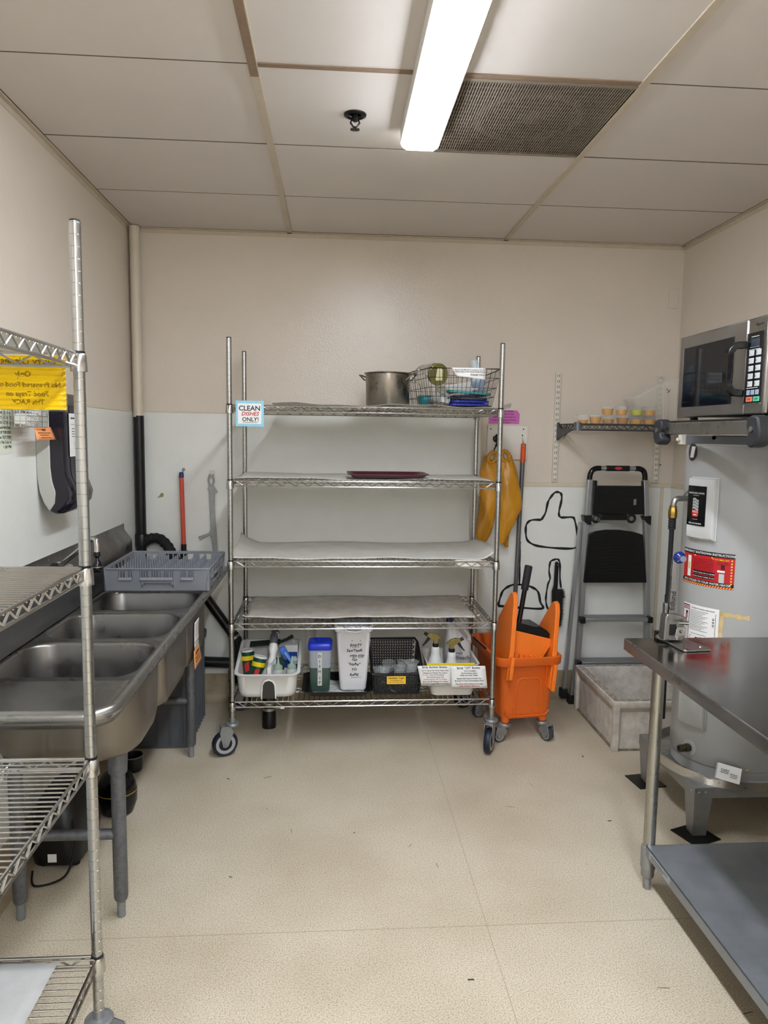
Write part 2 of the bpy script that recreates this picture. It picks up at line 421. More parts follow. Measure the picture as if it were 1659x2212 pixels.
# sprinkler
t = thing('sprinkler_head', 'small dark bronze fire sprinkler head in the ceiling left of the lamp', 'sprinkler', (.07, 2.655, ZC))
M_br = mat('dark_bronze', '2b2a27', .35, .8)
obj('escutcheon', MB().lathe([(.04, 0), (.039, -.004), (.03, -.008), (.022, -.004), (.02, 0)], (.07, 2.655, ZC), 24), M_br, t)
mb = MB().lathe([(.011, 0), (.011, -.02), (.007, -.024)], (.07, 2.655, ZC), 12)
for s in (-1, 1): mb.tube([(.07+s*.010, 2.655, ZC-.015), (.07+s*.016, 2.655, ZC-.028), (.07+s*.004, 2.655, ZC-.044)], .0028, 6)
obj('frame_arms', mb, M_br, t)
mb = MB().lathe([(.004, -.04), (.004, -.05)], (.07, 2.655, ZC), 8)
for i in range(10):
    a = i*PI/5; mb.cbox((.07+.011*math.cos(a), 2.655+.011*math.sin(a), ZC-.05), (.012, .005, .0015), Matrix.Rotation(a, 3, 'Z'))
obj('deflector', mb, M_br, t)
# ---------------- wire racks ----------------
def post_mb(x, y, z0, z1, seg, groove):
    prof = []; z = z0; R = .0127
    while z < z1-.0254:
        if groove: prof += [(R, z), (R, z+.0236), (R-.0007, z+.0240), (R-.0007, z+.0250)]
        z += .0254
    if not groove: prof = [(R, z0)]
    prof += [(R, z), (R, z1-.001), (R-.002, z1)]
    return MB().lathe(prof, (x, y, 0), seg)
def truss(mb, p0, p1, z, pitch, rr, rz, inset=.03, drop=.030):
    p0 = Vector(p0); p1 = Vector(p1); d = p1-p0; L = d.length; d /= L
    mb.tube([(*p0.xy, z-rr), (*p1.xy, z-rr)], rr, 6); mb.tube([(*p0.xy, z-drop), (*p1.xy, z-drop)], rr, 6)
    n = max(2, int((L-2*inset)/(pitch/2))); n -= n % 2; pts = []
    for i in range(n+1):
        q = p0+d*(inset+(L-2*inset)*i/n); pts.append((q.x, q.y, z-drop+rr if i % 2 else z-2*rr))
    mb.tube(pts, rz, 5)
def rack(name, label, x0, x1, y0, y1, zs, ztop, zbase, wires_along, indiv, seg, pitch, wpitch):
    t = thing(name, label, 'shelf', ((x0+x1)/2, (y0+y1)/2, 0))
    first = None
    for x, y in ((x0, y0), (x1, y0), (x0, y1), (x1, y1)):
        if first is None: first = obj('post', post_mb(x, y, zbase, ztop, seg, True), M_post, t); fx, fy = x, y
        else:
            o = first.copy(); COL.objects.link(o); o.parent = t; o.location = (x-fx, y-fy, 0)
    capo = obj('post_cap', MB().lathe([(.0118, ztop-.001), (.0118, ztop+.002), (.008, ztop+.004)], (x0, y0, 0), 12), M_black, t)
    for x, y in ((x1, y0), (x0, y1), (x1, y1)):
        o = capo.copy(); COL.objects.link(o); o.parent = t; o.location = (x-x0, y-y0, 0)
    sh0 = None; pr = {}
    for z in zs:
        mb = MB()
        truss(mb, (x0, y0, 0), (x1, y0, 0), z, pitch, .0036, .0022); truss(mb, (x0, y1, 0), (x1, y1, 0), z, pitch, .0036, .0022)
        truss(mb, (x0, y0, 0), (x0, y1, 0), z, pitch*.8, .0036, .0022); truss(mb, (x1, y0, 0), (x1, y1, 0), z, pitch*.8, .0036, .0022)
        sh = obj('shelf', mb, M_chrome, t)
        for x, y in ((x0, y0), (x1, y0), (x0, y1), (x1, y1)):
            if 'cm' not in pr:
                pr['cm'] = obj('collar', MB().lathe([(.0148, z-.003), (.0165, z-.006), (.0185, z-.038), (.0185, z-.042), (.0135, z-.042)], (x, y, 0), 14), M_chrome, sh)
                pr['sm'] = obj('sleeve', MB().lathe([(.0132, z-.003), (.0140, z-.003), (.0140, z+.0025), (.0132, z+.0025)], (x, y, 0), 14), M_black, sh)
                pr['o'] = Vector((x, y, z))
            else:
                for k_ in ('cm', 'sm'):
                    o = pr[k_].copy(); COL.objects.link(o); o.parent = sh; o.location = Vector((x, y, z))-pr['o']
        # inner stringers with their own zigzag
        st = MB()
        if wires_along == 'y':
            for k in (1/3, 2/3): truss(st, (x0+.01, y0+(y1-y0)*k, 0), (x1-.01, y0+(y1-y0)*k, 0), z-.005, pitch, .0024, .002, .02, .022)
        else:
            for k in (1/3, 2/3): truss(st, (x0+(x1-x0)*k, y0+.01, 0), (x0+(x1-x0)*k, y1-.01, 0), z-.005, pitch, .0024, .002, .02, .022)
        obj('stringer', st, M_chrome, sh)
        deck = MB()
        if wires_along == 'y':
            n = int((x1-x0-.03)/wpitch)
            for i in range(n+1):
                x = x0+.015+(x1-x0-.03)*i/n
                deck.tube([(x, y0, z-.009), (x, y0, z-.003), (x, y0+.004, z-.001), (x, y1-.004, z-.001), (x, y1, z-.003), (x, y1, z-.009)], .0019, 5)
            obj('wire_deck', deck, M_chrome, sh, kind='stuff')
        else:
            n = int((y1-y0-.03)/wpitch); w0 = None
            for i in range(n+1):
                y = y1-.015-(y1-y0-.03)*i/n
                pts = [(x0, y, z-.009), (x0, y, z-.003), (x0+.004, y, z-.001), (x1-.004, y, z-.001), (x1, y, z-.003), (x1, y, z-.009)]
                if y < indiv: deck.tube(pts, .002, 5); continue
                if sh0 is None and w0 is None:
                    w0 = obj('wire', MB().tube(pts, .002, 6), M_chrome, sh); wy, wz = y, z; wp = w0
                else:
                    o = wp.copy(); COL.objects.link(o); o.parent = sh; o.location = (0, y-wy, z-wz)
            obj('wire_deck', deck, M_chrome, sh, kind='stuff')
            sh0 = sh
    return t
def caster(t, x, y, ztop, ang, d=.127, hub=True, M_t=None):
    """swivel caster: bumper disc, fork, tyre, hub; ang = where the wheel trails"""
    A = Matrix.Rotation(ang, 3, 'Z'); off = .038; R = d/2; cz = R; c = Vector((x, y, 0))+A @ Vector((off, 0, cz))
    o = obj('caster', MB().lathe([(.013, ztop+.02), (.013, ztop), (.030, ztop-.002), (.034, ztop-.006), (.034, ztop-.014), (.028, ztop-.018), (.022, ztop-.022)], (x, y, 0), 20), M_galv, t)
    f = MB()
    for s in (-1, 1):
        k = f.n()
        f.prism([(-.025, ztop-.012-cz), (.022, ztop-.012-cz), (.030, ztop-.04-cz), (.014, -.012), (0, -.016), (-.012, -.010), (-.02-off*.5, ztop-.045-cz)], 'y', s*.021-.0015, s*.021+.0015)
        for i in range(k, f.n()):
            p = f.v[i]; f.v[i] = A @ Vector((p.x, p.y, 0))+Vector((c.x, c.y, p.z+cz))
    k = f.n(); f.box(-.05, .02, -.0225, .0225, ztop-.016, ztop-.012)
    for i in range(k, f.n()):
        p = f.v[i]; f.v[i] = A @ Vector((p.x, p.y, 0))+Vector((c.x, c.y, p.z))
    f.lathe([(.006, -.026), (.006, .026)], c, 10, 'y', R=A)
    obj('fork', f, M_galv, o, bevel=.0008)
    W = .016
    obj('tyre', MB().lathe([(R*.70, -W*.8), (R*.93, -W), (R, -W*.5), (R, W*.5), (R*.93, W), (R*.70, W*.8)], c, 32, 'y', cap0=False, cap1=False, R=A), M_t or M_navy, o)
    obj('wheel_rim', MB().lathe([(R*.52, -W*.86), (R*.62, -W*1.02), (R*.76, -W*.98), (R*.76, W*.98), (R*.62, W*1.02), (R*.52, W*.86)], c, 28, 'y', cap0=False, cap1=False, R=A), bpy.data.materials.get('rim_grey') or mat('rim_grey', '9a9a98', .5), o)
    obj('hub', MB().lathe([(.008, -W*1.15), (R*.3, -W*1.05), (R*.56, -W*.8), (R*.56, W*.8), (R*.3, W*1.05), (.008, W*1.15)], c, 20, 'y', R=A), M_navy, o)

FR = dict(x0=-.485, x1=.803, y0=3.45, y1=4.03)
far = rack('wire_rack', 'tall chrome five-shelf wire rack on casters standing against the back wall', FR['x0'], FR['x1'], FR['y0'], FR['y1'],
    [1.707, 1.353, .966, .659, .268], 2.012, .165, 'y', 0, 14, .059, .0254)
caster(far, -.485, 3.45, .165, math.radians(205)); caster(far, .803, 3.45, .165, math.radians(245))
caster(far, -.485, 4.03, .165, math.radians(190)); caster(far, .803, 4.03, .165, math.radians(200))
near = rack('wire_rack', 'tall chrome wire rack in the left foreground along the left wall', -1.09, -.557, .42, 1.65,
    [1.745, 1.270, .820, .325], 2.022, .165, 'x', .85, 24, .062, .0185)
for x, y in ((-.557, 1.65), (-1.09, 1.65), (-.557, .42), (-1.09, .42)): caster(near, x, y, .165, math.radians(-25 if x > -1 else 20))

# liners on the shelves
def liner(x0, x1, y0, y1, z, label, seed, curlL=0., curlR=0., wav=.003, droop=0., hole=None, m=None, group=None, rag=.006, curlmid=0):
    rn = random.Random(seed); ph = [rn.uniform(0, 6) for _ in range(6)]
    def f(u, v):
        x = x0+(x1-x0)*u; y = y0+(y1-y0)*v
        x += rag*math.sin(v*7+ph[4])*(1 if u > .97 or u < .03 else 0)
        h = .0035+wav*(.5+.5*math.sin(u*11+ph[0]+2*v))*(.4+.6*abs(2*v-1))+wav*.5*(1+math.sin(u*29+ph[1]))*(1-v)*.5
        if curlL: h += curlL*max(0, (1-u/.09))**2*(v if curlL > 0 else 1)*1.0
        if curlR: h += curlR*max(0, 1-(1-u)/.08)**2*(1-.6*v)
        if curlmid: h += curlmid*math.exp(-((u-.02)/.03)**2)*max(0, v-.7)*3
        if droop and v < .06: h -= droop*(1-v/.06)*(1 if .85 < u < .985 else .15)
        return (x, y, z+h)
    o = obj('shelf_liner', MB().grid(f, 70, 14), m or M_liner, None, solid=.0007, loc=((x0+x1)/2, (y0+y1)/2, z))
    tag(o, label, 'liner', group)
liner(-.29, .775, 3.50, 4.02, 1.707, 'thin grey plastic liner on the top shelf of the far rack, under the steel pot', 1, curlL=.0, wav=.010, rag=.01, curlmid=.035)
liner(.78, .895, 3.60, 3.98, 1.7115, 'small curled liner corner jutting out past the right end of the top shelf', 9, curlR=.03, wav=.002)
liner(-.47, .785, 3.47, 4.01, 1.353, 'whitish plastic liner on the second shelf, under the burgundy tray', 2, wav=.006)
liner(-.50, .82, 3.462, 4.015, .966, 'whitish crumpled plastic liner with upturned corners on the third shelf down', 3, curlL=.055, curlR=.05, wav=.007, droop=.0)
obj_ = obj('shelf_liner', MB().grid(lambda u, v: (.60+.135*u, 3.462-.006-.008*math.sin(u*3)*v, .966+.004-.034*v-.012*u*v), 8, 4), M_liner, None, solid=.0007, loc=(.66, 3.455, .966))
tag(obj_, 'small liner flap hanging over the front edge of the third shelf, right end', 'liner')
M_liner4 = mat('stained_liner', 'd2ccc2', .4, noise=.4, nscale=9, col2='8f7c66', alpha=.97)
liner(-.43, .72, 3.52, 4.01, .659, 'whitish liner with a brown water stain on the fourth shelf down', 4, wav=.006, m=M_liner4)
# tide line of the stain on liner 4
st = smoothpath([(-.30, 3.60, 0), (-.22, 3.64, 0), (-.14, 3.68, 0), (-.08, 3.70, 0), (0, 3.67, 0), (.06, 3.72, 0), (.10, 3.66, 0), (.16, 3.65, 0), (.10, 3.62, 0), (.13, 3.59, 0), (.04, 3.58, 0), (-.05, 3.56, 0), (-.15, 3.55, 0), (-.25, 3.56, 0), (-.30, 3.60, 0)], 4)
liner4 = [o for o in COL.objects if o.get('label', '').startswith('whitish liner with a brown')][0]
sm4 = MB(); L_ = [Vector((p.x, p.y, .6745)) for p in st]
for i in range(len(L_)-1):
    a, b = L_[i], L_[i+1]; d = (b-a).normalized() if (b-a).length else Vector((1, 0, 0)); nn = Vector((-d.y, d.x, 0))*.0022
    sm4.add([a-nn, b-nn, b+nn, a+nn], [(0, 1, 2, 3)])
M_film = mat('frosted_liner', 'c4c4c2', .3, alpha=.72, noise=.2, nscale=12, bump=.4, bscale=25)
o = obj('shelf_liner', MB().grid(lambda u, v: (-1.07+.425*u-.01*math.sin(v*4), .5+1.12*v, .3275+.003*(1+math.sin(v*22+u*5))*.5+.004*math.sin(u*3.1)), 12, 40), M_film, None, solid=.0008, loc=(-.86, 1.0, .3275))
tag(o, 'clouded translucent plastic liner on the lowest shelf of the near left rack', 'liner')

# yellow sign on the near rack, its back to the camera, print showing through
M_ysign = mat('yellow_sheet', 'eec400', .35, bump=.0)
t = thing('sign', 'crinkled yellow sheet hung on the near rack, print seen reversed through it', 'sign', (-.672, 1.668, 1.68))
def ys(x, z): return (x, 1.668+.0016*math.sin(z*520+x*3)+.001*math.sin(x*40), z)
obj('sheet', MB().grid(lambda u, v: ys(-.755+.162*u, 1.620+.118*v), 8, 64), M_ysign, t, solid=.0006)
obj('sleeve', MB().grid(lambda u, v: ys(-.757+.166*u, 1.617+.123*v)[:1]+(ys(-.757+.166*u, 1.617+.123*v)[1]+.0022, 1.617+.123*v), 4, 40), mat('clear_sleeve', 'ffffff', .1, alpha=.12), t)
M_ysink = mat('print_seen_through', '8a6d00', .5)
def mf(x, y): q = ys(-.672-x, 1.678+y); return (q[0], q[1]-.0008, q[2])
obj('lettering', text([('Dirty Dishes', .023, 0, .047), ('Only', .018, .012, .019), ('No Prepared Food or', .0155, 0, -.004), ('Food Trays on', .0155, .004, -.024), ('This RACK', .0155, .003, -.042)], (0, 0, 0), (1, 0, 0), (0, 0, 1), fn=mf), M_ysink, t, smooth=False)

# CLEAN DISHES ONLY sign on the far rack
t = thing('sign', 'blue-bordered white CLEAN DISHES ONLY! card hung on the top shelf of the far rack', 'sign', (-.388, 3.425, 1.665))
obj('card', MB().box(-.453, -.323, 3.4245, 3.4255, 1.605, 1.724), mat('sky_blue_card', '8fc8dc', .3, noise=.15, nscale=30), t, bevel=.002)
obj('inner_sheet', MB().box(-.443, -.335, 3.4238, 3.4246, 1.617, 1.711), M_paper, t)
obj('lettering', text([('CLEAN', .032, -.0, .024), ('ONLY!', .026, .004, -.027)], (-.389, 3.4236, 1.664), (1, 0, 0), (0, 0, 1)), M_ink, t, smooth=False)
obj('underline', MB().box(-.420, -.352, 3.4228, 3.4233, 1.6235, 1.6252), M_ink, t)
obj('lettering', text([('DISHES', .0255, .001, -.001)], (-.388, 3.4236, 1.664), (1, 0, 0), (0, 0, 1), shear=.25), M_inkred, t, smooth=False)

# ---------------- things on the top shelf ----------------
ZT = 1.7125+.004
t = thing('stock_pot', 'dented stainless steel pot with two loop handles on the top shelf', 'pot', (.277, 3.72, ZT))
M_pot = mat('used_pot_steel', (.30, .27, .23), .28, 1, noise=.35, nscale=14, rnoise=.12)
H = .168; cx, cy = .277, 3.72
obj('body', MB().lathe([(.08, 0), (.104, .001), (.111, .010), (.113, H-.006), (.121, H-.003), (.122, H), (.119, H+.002), (.110, H-.004), (.108, .012), (.0, .008)], (cx, cy, ZT), 40, cap1=False), M_pot, t)
for s in (-1, 1):
    hm = MB(); A = [(s*.110, -.035, H-.035), (s*.118, -.035, H-.03), (s*.138, -.030, H-.012), (s*.150, -.018, H-.006), (s*.152, 0, H-.005), (s*.150, .018, H-.006), (s*.138, .030, H-.012), (s*.118, .035, H-.03), (s*.110, .035, H-.035)]
    ca, sa = math.cos(-.45), math.sin(-.45); hm.tube([(cx+a*ca-b*sa, cy+a*sa+b*ca, ZT+c) for a, b, c in A], .0038, 8); obj('handle', hm, M_pot, t)
# wire basket
t = thing('wire_basket', 'large dark wire basket full of lids and tubs at the right of the top shelf', 'basket', (.60, 3.68, ZT))
M_wire = mat('dark_wire', '3a3836', .4, .8)
bz0, bz1 = ZT+.002, ZT+.182
QB = [(.487, 3.53), (.775, 3.53), (.775, 3.90), (.402, 3.875)]; QT = [(.462, 3.50), (.812, 3.50), (.812, 3.93), (.372, 3.905)]
def bq(u, v, s):  # side point, u along side, v height
    def P(Q): A, B = Q[s], Q[(s+1) % 4]; return (A[0]+(B[0]-A[0])*u, A[1]+(B[1]-A[1])*u)
    a = P(QB); b = P(QT)
    return (a[0]+(b[0]-a[0])*v, a[1]+(b[1]-a[1])*v, bz0+(bz1-bz0)*v)
mb = MB()
for s in range(4):
    n = 15 if s % 2 == 0 else 12
    for i in range(n): mb.tube([bq(i/n, 0, s), bq(i/n, 1, s)], .0012, 5)
for v in (.02, .26, .5, .76): mb.tube([bq(0, v, s) for s in range(4)], .0012, 5, closed=True)
for i in range(14):
    mb.tube([bq(i/13, 0, 0), bq(1-i/13, 0, 2)], .0012, 4)
obj('mesh_wires', mb, M_wire, t, kind='stuff')
obj('rim', MB().tube([bq(0, 1, s) for s in range(4)], .0024, 8, closed=True), M_wire, t)
obj('handle', MB().tube(smoothpath([(.434, 3.605, bz1), (.420, 3.600, bz1-.004), (.412, 3.61, bz1-.012), (.400, 3.655, bz1-.016), (.392, 3.70, bz1-.012), (.396, 3.715, bz1-.004), (.410, 3.70, bz1)], 4), .003, 8), M_chrome, t)
t2 = thing('note', 'white paper note ending THANK YOU! taped to the front of the wire basket', 'note', (.66, 3.498, 1.87))
obj('paper', MB().grid(lambda u, v: ((.568+.165*u)+(1-v)*.022*(1-u)*1.2, 3.4985-.003*math.sin(u*3)*(1-v), 1.902-.052*(1-v)+(.012*(1-u)*(1-v))-.004*u*(1-v)), 10, 6), M_paper, t2, solid=.0004)
obj('lettering', text([('Please Do Not Mix Lids To Containers Take Them', .0075, .002, .010), ('PLEASE CLEAN YOUR THINGS FROM THE BASKET', .0072, .006, 0), ('THANK YOU!', .0115, .036, -.014)], (.657, 3.494, 1.882), (1, 0, 0), (0, 0, 1)), M_ink, t2, smooth=False)
# contents
def rotm(rx, ry, rz): return Matrix.Rotation(math.radians(rz), 3, 'Z') @ Matrix.Rotation(math.radians(ry), 3, 'Y') @ Matrix.Rotation(math.radians(rx), 3, 'X')
t = thing('storage_jar', 'big clear jar lying in the basket with a gold lid and paper label', 'jar', (.48, 3.62, ZT+.12))
R = rotm(0, 0, 12)
jc = Vector((.512, 3.578, ZT+.158))
obj('jar_body', MB().lathe([(.046, 0), (.052, .012), (.057, .02), (.057, .14), (.046, .155), (0, .157)], jc, 24, 'y', R=rotm(0, 0, 22), cap1=False), M_clear, t)
M_gold = mat('gold_lid', '8f8a55', .35, .7)
R = rotm(8, 0, 22)
obj('lid', MB().lathe([(0, -.012), (.046, -.012), (.051, -.013), (.054, -.010), (.054, .004), (.051, .006)], jc, 32, 'y', R=R, cap0=False), M_gold, t)
lb = MB().add([R @ Vector(p)+jc for p in ((-.018, -.0135, -.030), (.021, -.0135, -.028), (.017, -.0135, .026), (-.006, -.0135, .034), (-.012, -.0135, .026))], [(0, 1, 2, 3, 4)])
obj('label', lb, mat('cream_label', 'd9d2a8', .6), t)
t = thing('plastic_cup', 'clear plastic cup lying on its side with its open end forward in the basket', 'cup', (.55, 3.6, ZT+.035))
obj('cup_wall', MB().lathe([(.022, .09), (.031, 0), (.033, -.002), (.031, .001), (.021, .088), (0, .088)], (.545, 3.56, ZT+.038), 28, 'y', cap0=False, cap1=False, R=rotm(0, 0, 25)), M_frost, t)
obj('inside', MB().lathe([(.026, .035), (0, .036)], (.545, 3.56, ZT+.038), 20, 'y', R=rotm(0, 0, 25)), M_white, t)
def tub(nm, lab, cat, x, y, z, w, d, h, m, m2, rot=(0, 0, 0), lid=True):
    t = thing(nm, lab, cat, (x, y, z)); Rr = rotm(*rot); c = Vector((x, y, z))
    rings = [[Rr @ Vector(p)+c for p in rring(-w/2+i, w/2-i, -d/2+i, d/2-i, .02, zz)] for i, zz in ((.012, 0), (.004, h*.5), (0, h))]
    obj('body', MB().loft(rings, cap0=True), m, t, solid=.0015)
    if lid:
        rings = [[Rr @ Vector(p)+c for p in rring(-w/2-i, w/2+i, -d/2-i, d/2+i, .022, zz)] for i, zz in ((.004, h-.006), (.005, h+.004), (-.004, h+.006), (-.008, h+.003))]
        obj('lid', MB().loft(rings, cap0=False, cap1=True), m2, t)
    return t
M_teal = mat('teal_plastic', '1f7f86', .4); M_bluel = mat('blue_plastic', '16289a', .35); M_dkb = mat('dark_blue_plastic', '0c1230', .35)
tub('food_tub', 'teal plastic tub at the left end inside the wire basket', 'tub', .492, 3.74, ZT+.006, .11, .12, .055, M_teal, M_teal, lid=False)
def lid_flat(lab, x, y, z, w, d, m, rot):
    c = Vector((x, y, z)); Rr = rotm(*rot)
    rings = [[Rr @ Vector(p)+c for p in rring(-w/2+i, w/2-i, -d/2+i, d/2-i, .025, zz)] for i, zz in ((.0, 0), (0, .010), (.006, .011), (.012, .007), (.03, .007))]
    o = obj('tub_lid', MB().loft(rings, cap0=True, cap1=True), m, None, loc=(x, y, z)); tag(o, lab, 'lid', None)
lid_flat('bright blue tub lid at the bottom of the stack of lids in the basket', .665, 3.66, ZT+.006, .20, .22, M_bluel, (0, 0, 4))
lid_flat('black tub lid third from the bottom of the lid stack in the basket', .670, 3.67, ZT+.038, .20, .22, M_dkb, (0, 2, -5))
lid_flat('blue tub lid second from the bottom of the lid stack in the basket', .665, 3.66, ZT+.022, .19, .22, M_bluel, (0, 0, 8))
lid_flat('dark navy tub lid just below the teal lid in the basket', .675, 3.66, ZT+.053, .20, .21, M_dkb, (0, -4, 6))
lid_flat('teal tub lid on top of the stack of lids in the basket', .675, 3.65, ZT+.071, .21, .20, M_teal, (3, 4, -4))
lid_flat('translucent white lid leaning above the teal lid in the basket', .655, 3.72, ZT+.100, .24, .12, M_white, (20, -10, 4))
t = thing('spray_bottle', 'clear bottle with blue liquid standing at the right end of the basket', 'bottle', (.745, 3.72, ZT+.08))
c = Vector((.748, 3.70, ZT+.085)); R = rotm(0, -12, 0)
obj('bottle_body', MB().lathe([(.030, 0), (.036, .01), (.036, .07), (.030, .095), (.022, .115), (.022, .145), (.020, .16)], c, 24, R=R), mat('hazy_plastic', 'cfdfe6', .2, alpha=.45), t)
obj('liquid', MB().lathe([(.026, .004), (.033, .012), (.033, .055), (.0, .056)], c, 20, R=R), mat('blue_bag', '2a3f9c', .3, noise=.3, nscale=40), t)
obj('bundle', MB().tube([(.495, 3.58, ZT+.012), (.53, 3.575, ZT+.012), (.56, 3.555, ZT+.010)], [.006, .012, .008], 8).tube([(.48, 3.62, ZT+.028), (.51, 3.61, ZT+.026), (.53, 3.62, ZT+.02)], .011, 8), mat('wrapped_brushes', '6d5a4c', .7, noise=.6, nscale=60), None, loc=(.47, 3.58, ZT))
tag(COL.objects[-1] if False else bpy.data.objects['bundle'], 'bundle of small brown brushes in plastic at the basket bottom', 'brushes'); bpy.data.objects['bundle'].name = 'brush_bundle'

# burgundy tray on shelf 2
c = (.27, 3.60, 1.353+.012)
M_burg = mat('burgundy_plastic', '4a1624', .35)
rings = [rring(c[0]-w, c[0]+w, c[1]-d, c[1]+d, .03, z) for w, d, z in ((.165, .12, c[2]), (.168, .123, c[2]), (.185, .138, c[2]+.014), (.199, .15, c[2]+.018), (.199, .15, c[2]+.0205), (.186, .14, c[2]+.0175), (.17, .125, c[2]+.004), (.15, .11, c[2]+.003))]
o = obj('serving_tray', MB().loft(rings, cap0=True, cap1=True), M_burg, None, loc=c); tag(o, 'shallow burgundy plastic tray lying on the second shelf of the far rack', 'tray')

# ---------------- things on the bottom shelf ----------------
ZB = .2705
# white caddy, body open at the top with an arch through its middle and a handle
t = thing('cleaning_caddy', 'white plastic cleaning caddy with a centre handle on the bottom shelf, left end', 'caddy', (-.32, 3.60, ZB))
x0, x1, y0, y1 = -.475, -.165, 3.475, 3.84
def top_h(u):   # rim height along x/y outline (dips at front, rises at the back corners)
    return .118
def caddy_ring(ins, zf, flare):
    out = []
    for x, y in rrect(x0+ins-flare, x1-ins+flare, y0+ins-flare, y1-ins+flare, .05, 6):
        v = (y-y0)/(y1-y0); h = .122+.075*max(0, min(1, (v-.12)/.55))**1.2*(1 if abs((x-x0)/(x1-x0)-.5) > .30 or v > .9 else 1)
        out.append((x, y, ZB+h*zf))
    return out
rings = [caddy_ring(.028, 0.0, 0), caddy_ring(.02, .02, 0), caddy_ring(.012, .2, 0), caddy_ring(.004, .9, 0), caddy_ring(0, .94, .006), caddy_ring(0, 1, .008), caddy_ring(.002, 1.02, .004), caddy_ring(.008, 1.0, 0), caddy_ring(.012, .8, 0), caddy_ring(.024, .06, 0)]
mbc = MB().loft(rings)
obj('body', mbc, M_white, t, ang=60)
# underside with tunnel: two halves of floor and the tunnel arch
tun = [(-.035, 0), (-.031, .07), (-.020, .088), (0, .095), (.020, .088), (.031, .07), (.035, 0)]
obj('tunnel', MB().loft([[(-.31+a, y, ZB+b) for a, b in tun] for y in (3.474, 3.478, 3.83)], closed=False), mat('caddy_inside', 'c3c2bd', .5), t, solid=.003)
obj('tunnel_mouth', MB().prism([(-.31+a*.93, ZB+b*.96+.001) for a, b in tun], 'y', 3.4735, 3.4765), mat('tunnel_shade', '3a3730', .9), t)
obj('tunnel_frame', MB().tube([(-.31+a, 3.474, ZB+b) for a, b in tun], .0035, 8), M_white, t)
obj('divider', MB().box(-.32, -.30, 3.50, 3.82, ZB+.09, ZB+.15), M_white, t, bevel=.004)
hp = smoothpath([(-.305, 3.60, ZB+.13), (-.300, 3.61, ZB+.18), (-.298, 3.64, ZB+.235), (-.297, 3.70, ZB+.262), (-.298, 3.77, ZB+.24), (-.300, 3.80, ZB+.15)], 5)
obj('handle', MB().tube(hp, [.020+.004*math.sin(i) for i in range(len(hp))], 12), M_white, t, ang=70)
obj('handle_grip', MB().tube([p+Vector((0, 0, .004)) for p in hp[9:22]], .0205, 12), mat('grey_grip', '55565a', .6), t)
M_green = mat('green_can', '10402c', .35); M_yel = mat('yellow_band', 'e2c81a', .4)
def canister(x, y, z, R, lab):
    t = thing('cleanser_canister', lab, 'canister', (x, y, z), None); c = Vector((x, y, z)); r = .034
    obj('can', MB().lathe([(r, 0), (r, .15)], c, 28, R=R), M_green, t)
    obj('band', MB().lathe([(r+.0006, .105), (r+.0006, .128)], c, 28, R=R, cap0=False, cap1=False), M_yel, t)
    obj('lid', MB().lathe([(r+.001, .148), (r+.001, .156), (r-.003, .158), (r-.006, .155), (0, .155)], c, 28, R=R), M_white, t)
    e = MB(); 
    for k in range(1):
        e.grid(lambda u, v: R @ Vector(((r+.0009)*math.sin(-.5+.7*u), -(r+.0009)*math.cos(-.5+.7*u), .045+.045*v+.010*u))+c, 6, 3)
    obj('emblem', e, mat('red_emblem', 'c0262b', .5) if 'red_emblem' not in bpy.data.materials else bpy.data.materials['red_emblem'], t)
    holes = MB()
    for i in range(6):
        a = i*1.05; holes.lathe([(.003, .1562), (0, .1563)], c+R @ Vector((.013*math.cos(a), .013*math.sin(a), 0)), 6, R=R)
    obj('holes', holes, M_ink, t)
canister(-.425, 3.68, ZB+.028, rotm(-6, -5, 0), 'green canister with yellow band, rear left in the white caddy')
canister(-.395, 3.58, ZB+.025, rotm(-8, 14, 10), 'green canister with yellow band, leaning in front of its twin in the caddy')
def squeeze(x, y, z, R, lab, mcap, mliq):
    t = thing('squeeze_bottle', lab, 'bottle', (x, y, z)); c = Vector((x, y, z))
    obj('bottle_body', MB().lathe([(.024, 0), (.028, .004), (.028, .085), (.026, .10), (.019, .108), (.019, .118)], c, 24, R=R), M_frost, t)
    obj('cap', MB().lathe([(.022, .106), (.022, .122), (.017, .126), (.011, .130), (.0065, .136), (.0028, .168), (.002, .169)], c, 20, R=R), mcap, t)
M_capg = mat('pale_green_cap', 'a9c2ae', .35, trans=.3); M_capc = mat('pale_clear_cap', 'bcc4bf', .3, trans=.4)
squeeze(-.355, 3.53, ZB+.028, rotm(0, 26, 20), 'frosted squeeze bottle leaning right, beside the caddy handle', M_capc, None)
squeeze(-.268, 3.535, ZB+.022, rotm(-4, 0, 0), 'frosted squeeze bottle with pointed nozzle in the middle of the caddy', M_capg, None)
squeeze(-.205, 3.54, ZB+.024, rotm(-4, 2, 0), 'frosted squeeze bottle with green-tinted cap at the right of the caddy', M_capg, None)
